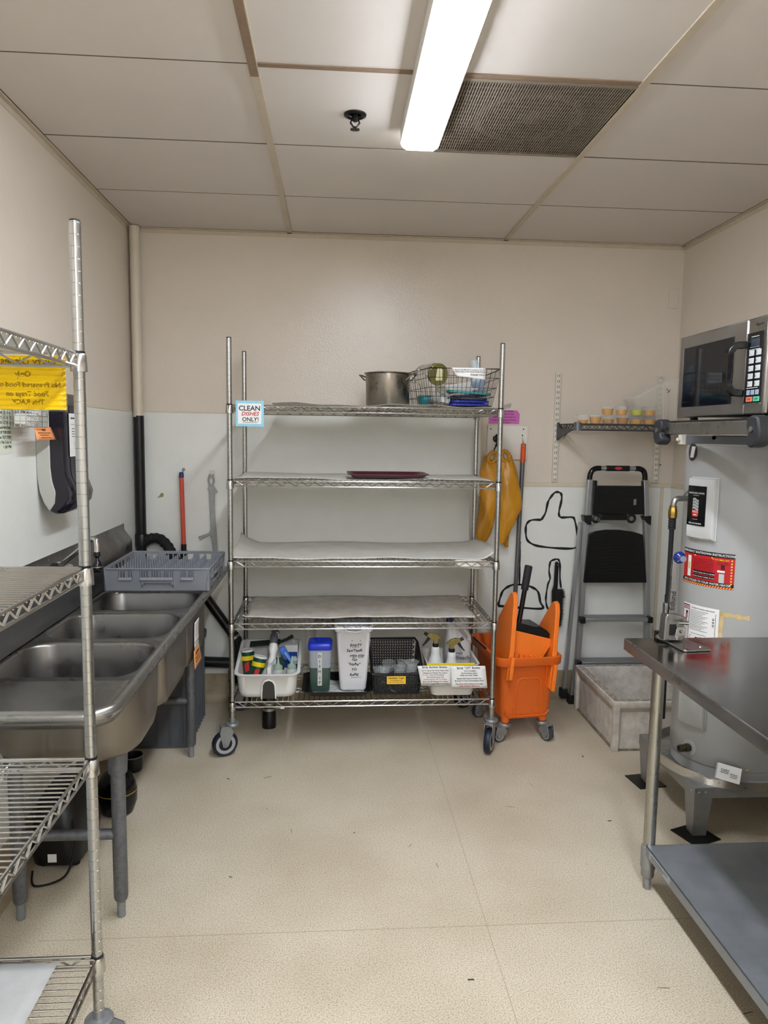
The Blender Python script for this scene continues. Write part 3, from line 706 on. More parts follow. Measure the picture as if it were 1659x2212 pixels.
# blue sponge brush
t = thing('sponge_brush', 'light blue scrubbing brush sticking up at the right of the caddy', 'brush', (-.235, 3.66, ZB+.1))
Rb = rotm(-35, 28, -20)
obj('sponge', MB().cbox((-.243, 3.66, ZB+.175), (.032, .022, .07), rotm(0, -28, 0)), mat('blue_sponge', '4f7fd6', .8, bump=.8, bscale=90), t, bevel=.004)
obj('brush_handle', MB().cbox((-.215, 3.64, ZB+.145), (.014, .014, .10), rotm(0, -35, 0)), mat('lightblue_handle', '6f9de8', .4), t, bevel=.003)
t = thing('scraper', 'dark green plastic scraper lying across the back of the caddy', 'scraper', (-.33, 3.76, ZB+.2))
obj('blade', MB().cbox((-.35, 3.74, ZB+.205), (.16, .045, .006), rotm(20, -4, 0)), mat('dark_green_plastic', '0f1f1a', .5), t, bevel=.002)
obj('scraper_handle', MB().tube([(-.30, 3.74, ZB+.20), (-.24, 3.74, ZB+.222), (-.205, 3.74, ZB+.242)], [.007, .008, .0095], 10), bpy.data.materials['dark_green_plastic'], t)
t = thing('cleaner_box', 'small blue and white cleaner box behind the blue brush in the caddy', 'box', (-.21, 3.73, ZB+.03))
obj('carton', MB().box(-.255, -.178, 3.71, 3.75, ZB+.03, ZB+.200), M_white, t, bevel=.002)
obj('blue_panel', MB().box(-.252, -.181, 3.7085, 3.7095, ZB+.08, ZB+.165), mat('cleaner_blue', '1c3f8f', .4), t)
obj('dish_scrubber', MB().lathe([(.018, 0), (.022, .02), (.014, .03), (.008, .036)], (-.193, 3.66, ZB+.12), 16), mat('pale_knob', 'a9b0ad', .5), None, loc=(-.193, 3.66, ZB+.12))
tag(bpy.data.objects['dish_scrubber'], 'pale round scrubber knob beside the blue brush in the caddy', 'scrubber')
obj('cloth_pad', MB().cbox((-.268, 3.62, ZB+.13), (.045, .06, .05), rotm(10, 5, 20)), mat('dark_green_cloth', '1d3a31', .9, bump=.8, bscale=60), None, bevel=.008, loc=(-.268, 3.62, ZB+.12))
tag(bpy.data.objects['cloth_pad'], 'dark green scouring pad in the middle of the caddy', 'pad')

# black tray with towel, green pitcher, white bin
M_tray = mat('black_tray', '0d0e10', .35)
cx, cy, cz = .030, 3.62, ZB+.001
rings = [rring(cx-w, cx+w, cy-d, cy+d, .035, cz+z) for w, d, z in ((.145, .12, 0), (.15, .125, 0), (.172, .148, .028), (.18, .156, .031), (.178, .154, .033), (.168, .145, .028), (.148, .125, .004), (.13, .1, .004))]
o = obj('bus_tray', MB().loft(rings, cap0=True, cap1=True), M_tray, None, loc=(cx, cy, cz)); tag(o, 'black plastic tray under the pitcher and the tall white bin', 'tray')
o = obj('dish_towel', MB().grid(lambda u, v: (-.10+.26*u+.005*math.sin(v*9), 3.50+.20*v+.006*math.sin(u*8), cz+.008+.007*(math.sin(u*19+v*5)*math.sin(v*17+u*3)+1)*.5), 26, 20), mat('patterned_towel', 'd2d1cc', .85, noise=.5, nscale=55, col2='6f8f7c'), None, solid=.002, loc=(.03, 3.6, cz+.008))
tag(o, 'crumpled white towel with pale green print lying in the black tray', 'towel')
ZK = cz+.018
t = thing('pitcher', 'square pitcher of green dish soap with a blue lid on the bottom shelf', 'pitcher', (-.058, 3.56, ZK))
px_, py_ = -.058, 3.56
def pr_(w, z, r=.016): return rring(px_-w, px_+w, py_-w, py_+w, r, z)
obj('body', MB().loft([pr_(.0530, ZK+.124), pr_(.056, ZK+.225)]), mat('pitcher_plastic', 'b4bac4', .3, alpha=.6), t)
obj('lower_body', MB().loft([pr_(.048, ZK), pr_(.050, ZK+.004), pr_(.0530, ZK+.124)], cap0=True), mat('pitcher_plastic_wet', 'b4bac4', .2, alpha=.10), t)
obj('liquid', MB().loft([pr_(.046, ZK+.002), pr_(.048, ZK+.005), pr_(.0520, ZK+.125)], cap0=True, cap1=True), mat('green_soap', '0a3d24', .25), t)
M_bl = mat('blue_lid', '1630b4', .3)
obj('lid', MB().loft([pr_(.058, ZK+.215), pr_(.060, ZK+.222), pr_(.061, ZK+.238), pr_(.055, ZK+.250), pr_(.035, ZK+.254), pr_(.028, ZK+.248)], cap1=True), M_bl, t, ang=50)
obj('tape', MB().box(px_+.0-.012, px_+.010, py_-.0585, py_-.0560, ZK+.035, ZK+.205), mat('masking_tape', 'b8bab8', .6), t)
obj('lettering', text([(ch, .020, -.001, .185-.026*i) for i, ch in enumerate('DISH')]+[('S', .018, 0, .075), ('P', .02, 0, .05)], (px_-.001, py_-.0586, ZK), (1, 0, 0), (0, 0, 1), jitter=.05), M_ink, t, smooth=False)
obj('lid_lettering', text([('POUR OUT', .011, 0, .008), ('CLOSED', .011, 0, -.008)], (px_, py_-.02, ZK+.2485), (1, 0, 0), (0, 1, 0)), mat('navy_emboss', '0a1660', .5), t, smooth=False)
t = thing('storage_bin', 'tall white bin with handwriting reading Empty Sanitizer Cups only Go Here', 'bin', (.108, 3.62, ZK))
def br_(w, d, z, r=.02, dy=0): return rring(.108-w, .108+w, 3.62-d+dy, 3.62+d+dy, r, z, 5)
Hb = .335
obj('body', MB().loft([br_(.058, .088, ZK), br_(.064, .094, ZK+.003), br_(.070, .10, ZK+.05), br_(.086, .118, ZK+Hb-.03), br_(.094, .126, ZK+Hb-.024), br_(.096, .128, ZK+Hb), br_(.092, .124, ZK+Hb+.003), br_(.084, .116, ZK+Hb-.004), br_(.066, .096, ZK+.01)]), mat('bin_white', 'd3d3d6', .35), t, ang=50)
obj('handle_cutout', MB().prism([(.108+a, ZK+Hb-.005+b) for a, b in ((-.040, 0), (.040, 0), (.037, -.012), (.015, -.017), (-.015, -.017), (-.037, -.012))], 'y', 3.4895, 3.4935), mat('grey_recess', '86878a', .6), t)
obj('handle_lip', MB().tube([(.108+a, 3.490, ZK+Hb-.005+b) for a, b in ((-.044, .002), (-.041, -.010), (-.030, -.015), (-.012, -.017), (.012, -.020), (.030, -.016), (.041, -.010), (.044, .002))], .0035, 8), bpy.data.materials['bin_white'], t)
hw = [('"        "', .016, .012, .258), ('EmpTY', .020, .012, .240), ('SaniTizeR', .020, .005, .212), ('cups only', .019, .018, .187), ('Go', .021, .006, .165), ('"HeRe"', .020, .004, .140), ('TO', .019, .004, .112), ('ReFill', .020, .004, .085)]
def bf(x, y): yy = (y-.0)/Hb; return (.108+x, 3.62-(.099+(.118-.099)*max(0, (y-.03))/(Hb-.06))-.0012, ZK+y)
obj('handwriting', text(hw, (0, 0, 0), (1, 0, 0), (0, 0, 1), jitter=.06, shear=.12, fn=bf), M_ink, t, smooth=False)
ul = MB()
for a, b, zz in ((-.008, .028, .228), (-.006, .016, .176), (.022, .045, .178), (.026, .048, .173), (-.012, .04, .07)): ul.add([bf(a, zz), bf(b, zz+.001), bf(b, zz+.0022), bf(a, zz+.0014)], [(0, 1, 2, 3)])
obj('handwriting_lines', ul, M_ink, t, smooth=False)
# clear pitcher behind
t = thing('pitcher', 'clear plastic pitcher with a grey lid behind the blue-lidded pitcher', 'pitcher', (-.025, 3.86, ZB))
def cr_(w, z): return rring(-.005-w*1.1, -.005+w*1.1, 3.86-w, 3.86+w, .02, z)
obj('body', MB().loft([cr_(.060, ZB+.001), cr_(.078, ZB+.27), cr_(.080, ZB+.30)], cap0=True), M_clearthin, t, solid=.002)
obj('lid', MB().loft([cr_(.082, ZB+.275), cr_(.084, ZB+.280), cr_(.084, ZB+.310), cr_(.07, ZB+.318)], cap1=True), mat('grey_translucent', '9a9b96', .3, alpha=.55), t)
obj('handle', MB().tube(smoothpath([(-.085, 3.86, ZB+.27), (-.125, 3.86, ZB+.255), (-.135, 3.86, ZB+.19), (-.12, 3.86, ZB+.11), (-.075, 3.86, ZB+.07)], 5), .007, 8), M_clearthin, t)

# black basket with cups
t = thing('storage_basket', 'black woven-look plastic basket of clear cups with a yellow label', 'basket', (.325, 3.60, ZB))
M_bb = mat('basket_black', '101113', .4)
X0, X1, Y0, Y1 = .213, .442, 3.51, 3.80
def side(sx, a0, a1, h0, h1, rows, cols, P):
    """lattice wall: horizontal and vertical strips leaving slots"""
    mb = MB()
    for i in range(rows+1):
        z = h0+(h1-h0)*i/rows
        k = mb.n(); mb.box(a0, a1, -.0015, .0015, z-.0028, z+.0028)
        for j in range(k, mb.n()): mb.v[j] = Vector(P(mb.v[j].x, mb.v[j].y, mb.v[j].z))
    for i in range(rows):
        z0_ = h0+(h1-h0)*i/rows; z1_ = h0+(h1-h0)*(i+1)/rows
        for c in range(cols+1):
            x = a0+(a1-a0)*(c+(.5 if i % 2 else 0)*0+.12*(i % 2))/cols
            if x > a1: continue
            k = mb.n(); mb.box(x-.0035, x+.0035, -.0012, .0012, z0_, z1_)
            for j in range(k, mb.n()): mb.v[j] = Vector(P(mb.v[j].x+(mb.v[j].z-z0_)*.35, mb.v[j].y, mb.v[j].z))
    return mb
fh, bh = .112, .205
def ph(z): return .012*z/.15
obj('front_wall', side(0, X0+.006, X1-.006, .008, fh, 9, 17, lambda x, y, z: (x+(x-.325)*ph(z)*4, Y0-ph(z)+y, ZB+z)), M_bb, t, smooth=False)
obj('back_wall', side(0, X0+.006, X1-.006, .008, bh, 14, 17, lambda x, y, z: (x+(x-.325)*ph(z)*4, Y1+ph(z)+y, ZB+z)), M_bb, t, smooth=False)
for s, nm in ((-1, 'side_wall'), (1, 'side_wall')):
    def P(x, y, z, s=s):
        yy = Y0+(Y1-Y0)*x; zz = z*(1+x*.75)
        return ((X0 if s < 0 else X1)+s*ph(zz)+y, yy, ZB+zz)
    mb = MB()
    for i in range(10):
        z = .008+(fh-.008)*i/9; mb.loft([[P(u, .0013, z+.0028), P(u, .0013, z-.0028), P(u, -.0013, z-.0028), P(u, -.0013, z+.0028)] for u in (0, 1)])
    for i in range(16):
        u = i/15; mb.loft([[P(u-.012, .001, z), P(u+.012, .001, z), P(u+.012, -.001, z), P(u-.012, -.001, z)] for z in (.008, fh)])
    obj(nm, mb, M_bb, t, smooth=False)
rimp = [(X0-.010, Y0-.011, ZB+fh), (.255, Y0-.012, ZB+fh), (.262, Y0-.012, ZB+fh-.012), (.388, Y0-.012, ZB+fh-.012), (.395, Y0-.012, ZB+fh), (X1+.010, Y0-.011, ZB+fh), (X1+.018, Y0+.02, ZB+fh+.01), (X1+.02, Y1-.03, ZB+bh-.01), (X1+.008, Y1+.012, ZB+bh), (X0-.008, Y1+.012, ZB+bh), (X0-.012, Y1-.03, ZB+bh-.01), (X0-.012, Y0+.02, ZB+fh+.01)]
obj('rim', MB().tube(rimp, .0055, 8, closed=True), M_bb, t)
obj('base', MB().box(X0, X1, Y0, Y1, ZB+.001, ZB+.008), M_bb, t, bevel=.002)
obj('label', MB().box(.276, .371, Y0-.019, Y0-.0175, ZB+.062, ZB+.102), mat('yellow_card', 'e8b933', .5), t)
obj('lettering', text([('Sanitizer Cups', .0135, 0, .010), ('for Check Sanitizer Level', .0058, 0, -.002), ('Only Use Small Cups For Test Strip', .0052, 0, -.011)], (.3235, Y0-.0192, ZB+.083), (1, 0, 0), (0, 0, 1)), M_ink, t, smooth=False)
def sauce_cup(c, R, r=.031, h=.040, m=None):
    return MB().lathe([(r*.72, 0), (r*.76, .001), (r*.98, h*.92), (r*1.10, h*.95), (r*1.10, h), (r*.98, h), (r*.72, .003)], c, 24, R=R, cap1=False, cap0=True)
M_cup = mat('clear_cup', 'dfe3e0', .08, alpha=.16, spec=.9)
rn = random.Random(3)
cups = []
cup_spots = [(.255, 3.555, .065, 25, 20), (.27, 3.62, .085, -10, 5), (.315, 3.56, .06, 70, 40), (.345, 3.59, .095, 5, 5), (.36, 3.55, .055, -60, 10), (.405, 3.575, .052, 0, 0), (.405, 3.575, .076, 0, 0), (.405, 3.575, .100, 0, 3), (.41, 3.578, .128, 4, 0), (.30, 3.69, .09, 15, 0), (.37, 3.70, .09, 0, 10), (.25, 3.70, .06, -15, 0)]
labs = ['clear plastic cup tipped at the left end of the black basket', 'clear plastic cup upright behind the left front cup in the basket', 'clear plastic cup lying on its side near the centre of the basket', 'clear plastic cup upright near the yellow label in the basket', 'clear plastic cup turned over beside the yellow label', 'lowest cup of the clear stack at the right of the basket', 'second cup up in the clear stack at the right of the basket', 'third cup up in the clear stack at the right of the basket', 'topmost cup of the clear stack at the right of the basket', 'clear plastic cup at the back centre of the black basket', 'clear plastic cup at the back right of the black basket', 'clear plastic cup at the back left of the black basket']
c0 = None
for (x, y, z, a, b), lab in zip(cup_spots, labs):
    if c0 is None: c0 = obj('sample_cup', sauce_cup((0, 0, 0), None, .034, .045), M_cup, None); o = c0
    else: o = c0.copy(); COL.objects.link(o)
    o.location = (x, y, ZB+z-.022); o.rotation_euler = (math.radians(a), math.radians(b), 0); tag(o, lab, 'cup', 'clear cups in the black basket')

# white tub with the two hanging signs, spray bottles, bleach
t = thing('dish_tub', 'white plastic tub behind the two spray bottle signs at the right of the bottom shelf', 'tub', (.60, 3.60, ZB))
def tr_(w, d, z, r=.03): return rring(.608-w, .608+w, 3.60-d, 3.60+d, r, z, 5)
obj('body', MB().loft([tr_(.095, .105, ZB), tr_(.105, .115, ZB+.004), tr_(.118, .13, ZB+.10), tr_(.128, .14, ZB+.165), tr_(.134, .146, ZB+.168), tr_(.133, .145, ZB+.171), tr_(.124, .136, ZB+.166), tr_(.10, .11, ZB+.008)], cap0=True, cap1=True), mat('offwhite_tub', 'cfcbc4', .4), t, ang=50)
obj('yellow_strip', MB().box(.47, .71, 3.448, 3.450, .440, .452), M_yel, t)
tag_s = [((.422, .590), (.345, .443), 'left', 'white sign headed Spray Sanitizer Bottles hanging at the front of the white tub'), ((.588, .766), (.331, .444), 'right', 'white sign headed Spray 409 Bottles hanging at the front of the white tub')]
t1 = thing('sign', tag_s[0][3], 'sign', (.507, 3.436, .39))
obj('sheet', MB().grid(lambda u, v: (.422+.022*(1-v)*(1-u)+.168*u, 3.438-.003*math.sin(v*3), .342+.101*v-.0*u), 6, 6), M_paper, t1, solid=.0005)
L1 = [('Spray Sanitizer Bottles', .0138, 0, .045), ('Are To Spray The Work Tables After', .0088, .003, .027), ('Cleaning and Rinsing The Surface', .0092, .003, .0155), ('Spray Can Be Sprayed On Surface', .0092, .006, -.0285), ('And NOT Wiped Off If You Prefer!', .0092, .008, -.0405), ('"Clean Work Surfaces"', .0082, .012, .005), ('With Sanitizer Spray Only -', .0082, .006, -.006)]
obj('lettering', text(L1, (.507, 3.4342, .392), (1, 0, 0), (0, 0, 1)), M_ink, t1, smooth=False)
obj('lettering', text([('Do Not', .0082, -.045, .005), ('Sanitizer Spray is NOT A Cleaner', .0085, .006, -.017)], (.507, 3.4342, .392), (1, 0, 0), (0, 0, 1)), M_inkred, t1, smooth=False)
t1 = thing('sign', tag_s[1][3], 'sign', (.678, 3.430, .385))
obj('sheet', MB().grid(lambda u, v: (.588+.006*(1-v)+.172*u+.008*(1-v)*u, 3.434-.003*math.sin(v*3), .330+.114*v-.003*u), 6, 6), M_paper, t1, solid=.0005)
L2 = [('Spray "      " Bottles', .0148, 0, .047), ('Are To CLEAN:', .009, .008, .031), ('Work Surfaces, Racks', .009, .004, .0195), ('Walls and Under Tables', .009, .003, .0085), ('Regular Dish Soap and Water Can', .0088, .004, -.0075), ('Be Used To Clean Work Surfaces ALSO', .0088, .006, -.019), ('Then Rinse Work Surfaces Thoroughly', .0088, .006, -.035)]
obj('lettering', text(L2, (.676, 3.4298, .386), (1, 0, 0), (0, 0, 1)), M_ink, t1, smooth=False)
obj('lettering', text([('409', .0148, -.0045, .047)], (.676, 3.4298, .386), (1, 0, 0), (0, 0, 1)), mat('green_ink', '7d8a60', .7), t1, smooth=False)
obj('lettering', text([('Apply Sanitizer Spray Last', .0098, .006, -.046)], (.676, 3.4298, .386), (1, 0, 0), (0, 0, 1), shear=.2), M_inkred, t1, smooth=False)
M_trig = mat('olive_trigger', '7a6c33', .35)
def sprayer(x, y, z, s, lab, word, wm, R=None):
    R = R or Matrix.Identity(3)
    t = thing('spray_bottle', lab, 'bottle', (x, y, z)); c = Vector((x, y, z))
    obj('bottle_body', MB().lathe([(.036, 0), (.040, .005), (.040, .10), (.038, .125), (.026, .155), (.022, .175), (.0225, .185), (.0225, .197), (.018, .205), (.014, .207)], c, 28, R=R), mat('milky_plastic', 'd8dad8', .35, trans=.1) if 'milky_plastic' not in bpy.data.materials else bpy.data.materials['milky_plastic'], t)
    obj('collar', MB().lathe([(.0155, .203), (.0155, .222), (.012, .224)], c, 16, R=R), M_black, t)
    def Q(a, b, d=0): return R @ Vector((a*s, d, b))+c
    hd = [(-.010, .222), (.010, .222), (.010, .240), (.030, .252), (.046, .262), (.044, .272), (.020, .278), (-.006, .270), (-.030, .250), (-.012, .246)]
    mb = MB(); mb.prism(hd, 'y', -.010, .010)
    for i in range(mb.n()): p = mb.v[i]; mb.v[i] = Q(p.x, p.z, p.y)
    obj('trigger_head', mb, M_trig, t, bevel=.0025)
    mb = MB().prism([(.024, .256), (.038, .262), (.046, .245), (.060, .222), (.068, .212), (.064, .210), (.046, .226), (.032, .240)], 'y', -.006, .006)
    for i in range(mb.n()): p = mb.v[i]; mb.v[i] = Q(p.x, p.z, p.y)
    obj('trigger', mb, M_black, t, bevel=.0015)
    mb = MB().tube([Q(.042, .268), Q(.058, .276)], [.0085, .0085], 10); obj('nozzle', mb, M_black, t)
    f = lambda a, b: (c.x+.0385*math.sin(a/.0385), c.y-.0393*math.cos(a/.0385)-.0012, c.z+b)
    obj('handwriting', text([word], (0, 0, 0), (1, 0, 0), (0, 0, 1), jitter=.06, shear=.15, fn=f), M_ink, t, smooth=False)
sprayer(.527, 3.55, ZB+.030, -1, 'white spray bottle with gold and black trigger pointing left, marked Sanitizer', ('sanitize', .015, 0, .108), M_ink)
sprayer(.607, 3.53, ZB+.008, 1, 'white spray bottle with gold and black trigger pointing right, marked 409', ('409', .030, 0, .112), M_ink)
t = thing('bleach_jug', 'white bleach jug with a navy cap behind the spray bottles', 'jug', (.665, 3.67, ZB+.01))
c = Vector((.658, 3.66, ZB+.009)); M_jug = mat('jug_plastic', 'c5c3c2', .35, trans=.1)
def jr(w, d, z, dx=0): return [(c.x+dx+a, c.y+b, c.z+z) for a, b in rrect(-w, w, -d, d, min(w, d)*.7, 5)]
obj('jug_body', MB().loft([jr(.056, .05, 0), jr(.062, .055, .006), jr(.070, .055, .19), jr(.066, .052, .225, -.002), jr(.046, .04, .262, -.018), jr(.03, .028, .30, -.030), jr(.021, .021, .325, -.038), jr(.019, .019, .340, -.040)], cap0=True, cap1=True), M_jug, t, ang=60)
obj('jug_handle', MB().tube(smoothpath([c+Vector(p) for p in ((-.022, 0, .315), (.005, 0, .312), (.035, 0, .285), (.058, 0, .250), (.062, 0, .215))], 5), [.009+.0002*i for i in range(21)], 10), M_jug, t)
obj('cap', MB().lathe([(.022, .328), (.022, .352), (.018, .355)], c+Vector((-.040, 0, 0)), 18), mat('navy_cap', '1b2360', .4), t)
obj('lettering', text([('simply', .015, -.018, .175), ('Bleach', .029, -.0, .150)], (c.x+.018, c.y-.0558, c.z), (1, 0, 0), (0, 0, 1)), mat('label_purple', '5d5560', .6), t, smooth=False)
# ---------------- three-bowl sink along the left wall ----------------
t = thing('sink', 'long three-bowl stainless steel sink along the left wall behind the near rack', 'sink', (-.85, 2.9, 0))
SX0, SX1, SY0, SY1, ZR = -1.10, -.572, 1.85, 3.90, .835
bowls = [(2.17, 2.535), (2.60, 2.955), (3.02, 3.375)]
BX0, BX1 = -1.04, -.610
def corner_ring(x0, x1, y0, y1, r, z, n=6): return rring(x0, x1, y0, y1, r, z, n)
def cell_ring(X0, X1, Y0, Y1, n=6):
    out = []
    for k, (cx, cy) in enumerate(((X1, Y1), (X0, Y1), (X0, Y0), (X1, Y0))):
        for i in range(n+1):
            a = i/n
            # slide along one edge into the corner, then away along the other
            q = abs(a-.5)*2*.12
            if a <= .5: p = (cx, cy-q) if k == 0 else (cx+q, cy) if k == 1 else (cx, cy+q) if k == 2 else (cx-q, cy)
            else: p = (cx-q, cy) if k == 0 else (cx, cy-q) if k == 1 else (cx+q, cy) if k == 2 else (cx, cy+q)
            out.append((p[0], p[1], ZR))
    return out
cuts = [SY0, 2.5675, 2.9875, SY1]
for b, (y0, y1) in enumerate(bowls):
    r = .085
    inner = [cell_ring(SX0, SX1, cuts[b], cuts[b+1]), corner_ring(BX0-.012, BX1+.012, y0-.012, y1+.012, r+.01, ZR), corner_ring(BX0-.004, BX1+.004, y0-.004, y1+.004, r+.004, ZR-.003), corner_ring(BX0, BX1, y0, y1, r, ZR-.012),
             corner_ring(BX0+.004, BX1-.004, y0+.004, y1-.004, r, ZR-.20), corner_ring(BX0+.010, BX1-.010, y0+.010, y1-.010, r, ZR-.235), corner_ring(BX0+.03, BX1-.03, y0+.03, y1-.03, r, ZR-.258), corner_ring(BX0+.06, BX1-.06, y0+.06, y1-.06, r*.7, ZR-.265)]
    obj('bowl', MB().loft(inner, cap1=True), M_sink, t, ang=60)
    R2 = .12
    outer = [corner_ring(BX0-.006, BX1+.012, y0-.03, y1+.026, .03 if b else R2*.8, ZR-.004), corner_ring(BX0-.006, BX1+.010, y0-.028, y1+.024, .03 if b else R2, ZR-.21), corner_ring(BX0, BX1+.002, y0-.016, y1+.018, .05 if b else R2, ZR-.25), corner_ring(BX0+.03, BX1-.022, y0+.012, y1-.008, .07 if b else R2, ZR-.275)]
    obj('bowl_shell', MB().loft(outer, cap1=True), M_sinkbody, t, ang=60)
    obj('drain', MB().lathe([(.03, ZR-.275), (.03, ZR-.31), (.02, ZR-.32), (.02, ZR-.40)], ((BX0+BX1)/2, (y0+y1)/2, 0), 16), M_abs, t)
# loose flat cover lying over the near end
obj('drainboard', MB().grid(lambda u, v: (-1.085+.505*u, 1.855+.305*v, ZR+.0012+.0015*math.sin(u*3)*v), 12, 8), M_sink, t, solid=.0015)
# rolled rim with a rounded near corner, plus the turned-down lip
path = [(-1.10, 1.845, ZR+.006), (-.70, 1.845, ZR+.006)]+[(-.645+.07*math.sin(math.radians(a)), 1.915-.07*math.cos(math.radians(a)), ZR+.006) for a in (0, 15, 30, 45, 60, 75, 90)]+[(-.575, 2.2, ZR+.006), (-.575, 3.0, ZR+.006), (-.575, 3.90, ZR+.006)]
obj('rim', MB().tube(path, .0165, 12), M_steel, t, ang=70)
obj('lip', MB().loft([[(p[0], p[1], ZR+.002) for p in path], [(p[0]-.003, p[1]+.003, ZR-.028) for p in path]], closed=False), M_sink, t, solid=.003)
# backsplash
prof = [(-1.1185, 1.085), (-1.1125, 1.085), (-1.111, 1.052), (-1.072, 1.0), (-1.072, ZR+.03), (-1.060, ZR+.004), (-1.1185, ZR+.004)]
obj('backsplash', MB().prism(prof, 'y', 1.84, 3.915), mat('backsplash_steel', (.20, .196, .19), .36, 1, noise=.2, nscale=6, rnoise=.12), t)
sc = MB()
for i in range(9): sc.lathe([(.004, 0), (.004, .002), (0, .003)], (-1.112, 1.95+.232*i, 1.068), 8, 'x')
obj('screws', sc, M_steel, t, kind='stuff')
def leg(t, x, y, ztop, r, m, mf, foot=.06, gus=True):
    o = obj('leg', MB().lathe([(r*.86, foot), (r, foot+.01), (r, ztop)], (x, y, 0), 20), m, t)
    obj('foot', MB().lathe([(.009, 0), (.013, .002), (.0135, foot-.006), (r*.8, foot-.002), (r*.86, foot+.004)], (x, y, 0), 16), mf, o)
    if gus: obj('leg_socket', MB().lathe([(r+.006, ztop-.07), (r+.007, ztop-.065), (r+.010, ztop)], (x, y, 0), 18), m, o)
M_foot = mat('grey_foot', '77797b', .5)
M_galvleg = mat('galvanised_leg', (.17, .175, .185), .5, .6, noise=.6, nscale=60, rnoise=.15)
for x, y in ((-.680, 2.257), (-.998, 2.257), (-.680, 3.43), (-.998, 3.43)): leg(t, x, y, .562 if y < 3 else .57, .0225, M_galvleg, M_foot)
for y in (2.257, 3.43): obj('cross_brace', MB().tube([(-.998, y, .283), (-.680, y, .283)], .017, 12), M_galvleg, t)
# paper notes taped to the sink front
t = thing('note', 'white and orange taped note hanging on the front of the far sink bowl', 'note', (-.592, 3.1, .65))
def nf(y, z): return (-.5925+.012*(1-(z-.55)/.17)**2, y, z)
obj('white_part', MB().grid(lambda u, v: nf(3.10+.10*u-.02*(1-v), .64+.115*v), 6, 6), M_paper, t, solid=.0004)
obj('orange_part', MB().grid(lambda u, v: nf(3.06+.125*u-.02*(1-v)*(1-2*u), .565+.075*v), 6, 6), mat('orange_paper', 'd99355', .6), t, solid=.0004)
nx = lambda a, b: (nf(3.13+a, b)[0]+.001, 3.13+a, b)
obj('lettering', text([('Sanitizer', .022, -.004, .622), ('Please Fill To Line', .012, -.006, .602), ('With COLD Water', .012, -.006, .588), ('TO COLD Water', .013, .01, .665)], (0, 0, 0), (1, 0, 0), (0, 1, 0), fn=nx), M_ink, t, smooth=False)
obj('print_lines', bars([(-.02, .06, .745-.011*i, .003) for i in range(6)], (0, 0, 0), (1, 0, 0), (0, 1, 0), fn=nx), mat('faded_red_print', '9b4a48', .7), t, smooth=False)
# faucet
t = thing('faucet', 'wall faucet with a slim arched spout and black nozzle over the sink', 'faucet', (-1.05, 2.82, 1.04))
obj('valve_body', MB().tube([(-1.045, 2.70, 1.03), (-1.045, 2.92, 1.03)], .016, 12).tube([(-1.045, 2.82, 1.03), (-1.045, 2.82, 1.07)], .013, 12).tube([(-1.07, 2.72, 1.03), (-1.045, 2.72, 1.03)], .02, 12).tube([(-1.07, 2.90, 1.03), (-1.045, 2.90, 1.03)], .02, 12), M_chrome, t)
obj('spout', MB().tube(smoothpath([(-1.045, 2.82, 1.055), (-1.02, 2.80, 1.075), (-.95, 2.735, 1.125), (-.89, 2.68, 1.172), (-.868, 2.66, 1.185), (-.852, 2.65, 1.175), (-.850, 2.645, 1.125)], 6), .0095, 12), M_chrome, t)
obj('nozzle', MB().lathe([(.0125, .025), (.013, .010), (.007, .004), (.007, -.002), (.013, -.012), (.0185, -.026), (.0185, -.044), (.014, -.050), (.0, -.051)], (-.850, 2.645, 1.115), 20), M_blackg, t)
obj('nozzle_ring', MB().lathe([(.0190, -.028), (.0190, -.031)], (-.850, 2.645, 1.115), 20, cap0=False, cap1=False), M_chrome, t)
obj('handle', MB().lathe([(.013, 0), (.017, .006), (.015, .024), (.006, .026)], (-1.055, 2.755, 1.062), 12, 'x'), M_black, t)

# ---------------- dish rack on the far sink ledge ----------------
t = thing('glass_rack', 'grey plastic peg dish rack sitting on the far end of the sink', 'dish rack', (-.80, 3.50, ZR+.02))
GX0, GX1, GY0, GY1, GZ0, GZ1 = -1.022, -.556, 3.262, 3.745, ZR+.024, ZR+.125
M_gp = M_greyplastic
def wallpanel(P, L, H):
    """P(u,h,d) -> point; wall with slots in its upper half and a handle notch in the bottom"""
    mb = MB()
    def bx(u0, u1, h0, h1, d0=0, d1=.004):
        k = mb.n(); mb.box(u0, u1, d0, d1, h0, h1)
        for i in range(k, mb.n()): p = mb.v[i]; mb.v[i] = Vector(P(p.x, p.z, p.y))
    a, b = L*.345, L*.655
    bx(0, a, 0, H*.52); bx(b, L, 0, H*.52); bx(a, b, H*.34, H*.52)
    for s, q in ((a, 1), (b, -1)):
        bx(min(s, s+q*.012), max(s, s+q*.012), H*.26, H*.36)
    bx(0, L, H*.90, H)
    segs = [(0, .135), (.205-.008, .205+.008), (.265, .335), (.435-.006, .435+.006), (.55-.006, .55+.006), (.655, .725), (.785-.008, .785+.008), (.85, 1)]
    for u0, u1 in segs: bx(u0*L, u1*L, H*.5, H*.92)
    for u0, u1 in ((.137, .262), (.338, .652), (.728, .848)):   # sloping sills under the slots
        k = mb.n(); mb.prism([(0, H*.50), (.010, H*.50), (0, H*.62)], 'x', u0*L, u1*L)
        for i in range(k, mb.n()): p = mb.v[i]; mb.v[i] = Vector(P(p.x, p.z, -p.y+.001))
    return mb
HH = GZ1-GZ0; ins = .010
obj('side_wall', wallpanel(lambda u, h, d: (GX0+u, GY0+ins*(1-h/HH)+d, GZ0+h), GX1-GX0, HH), M_gp, t, bevel=.001)
obj('side_wall', wallpanel(lambda u, h, d: (GX0+u, GY1-ins*(1-h/HH)-d, GZ0+h), GX1-GX0, HH), M_gp, t, bevel=.001)
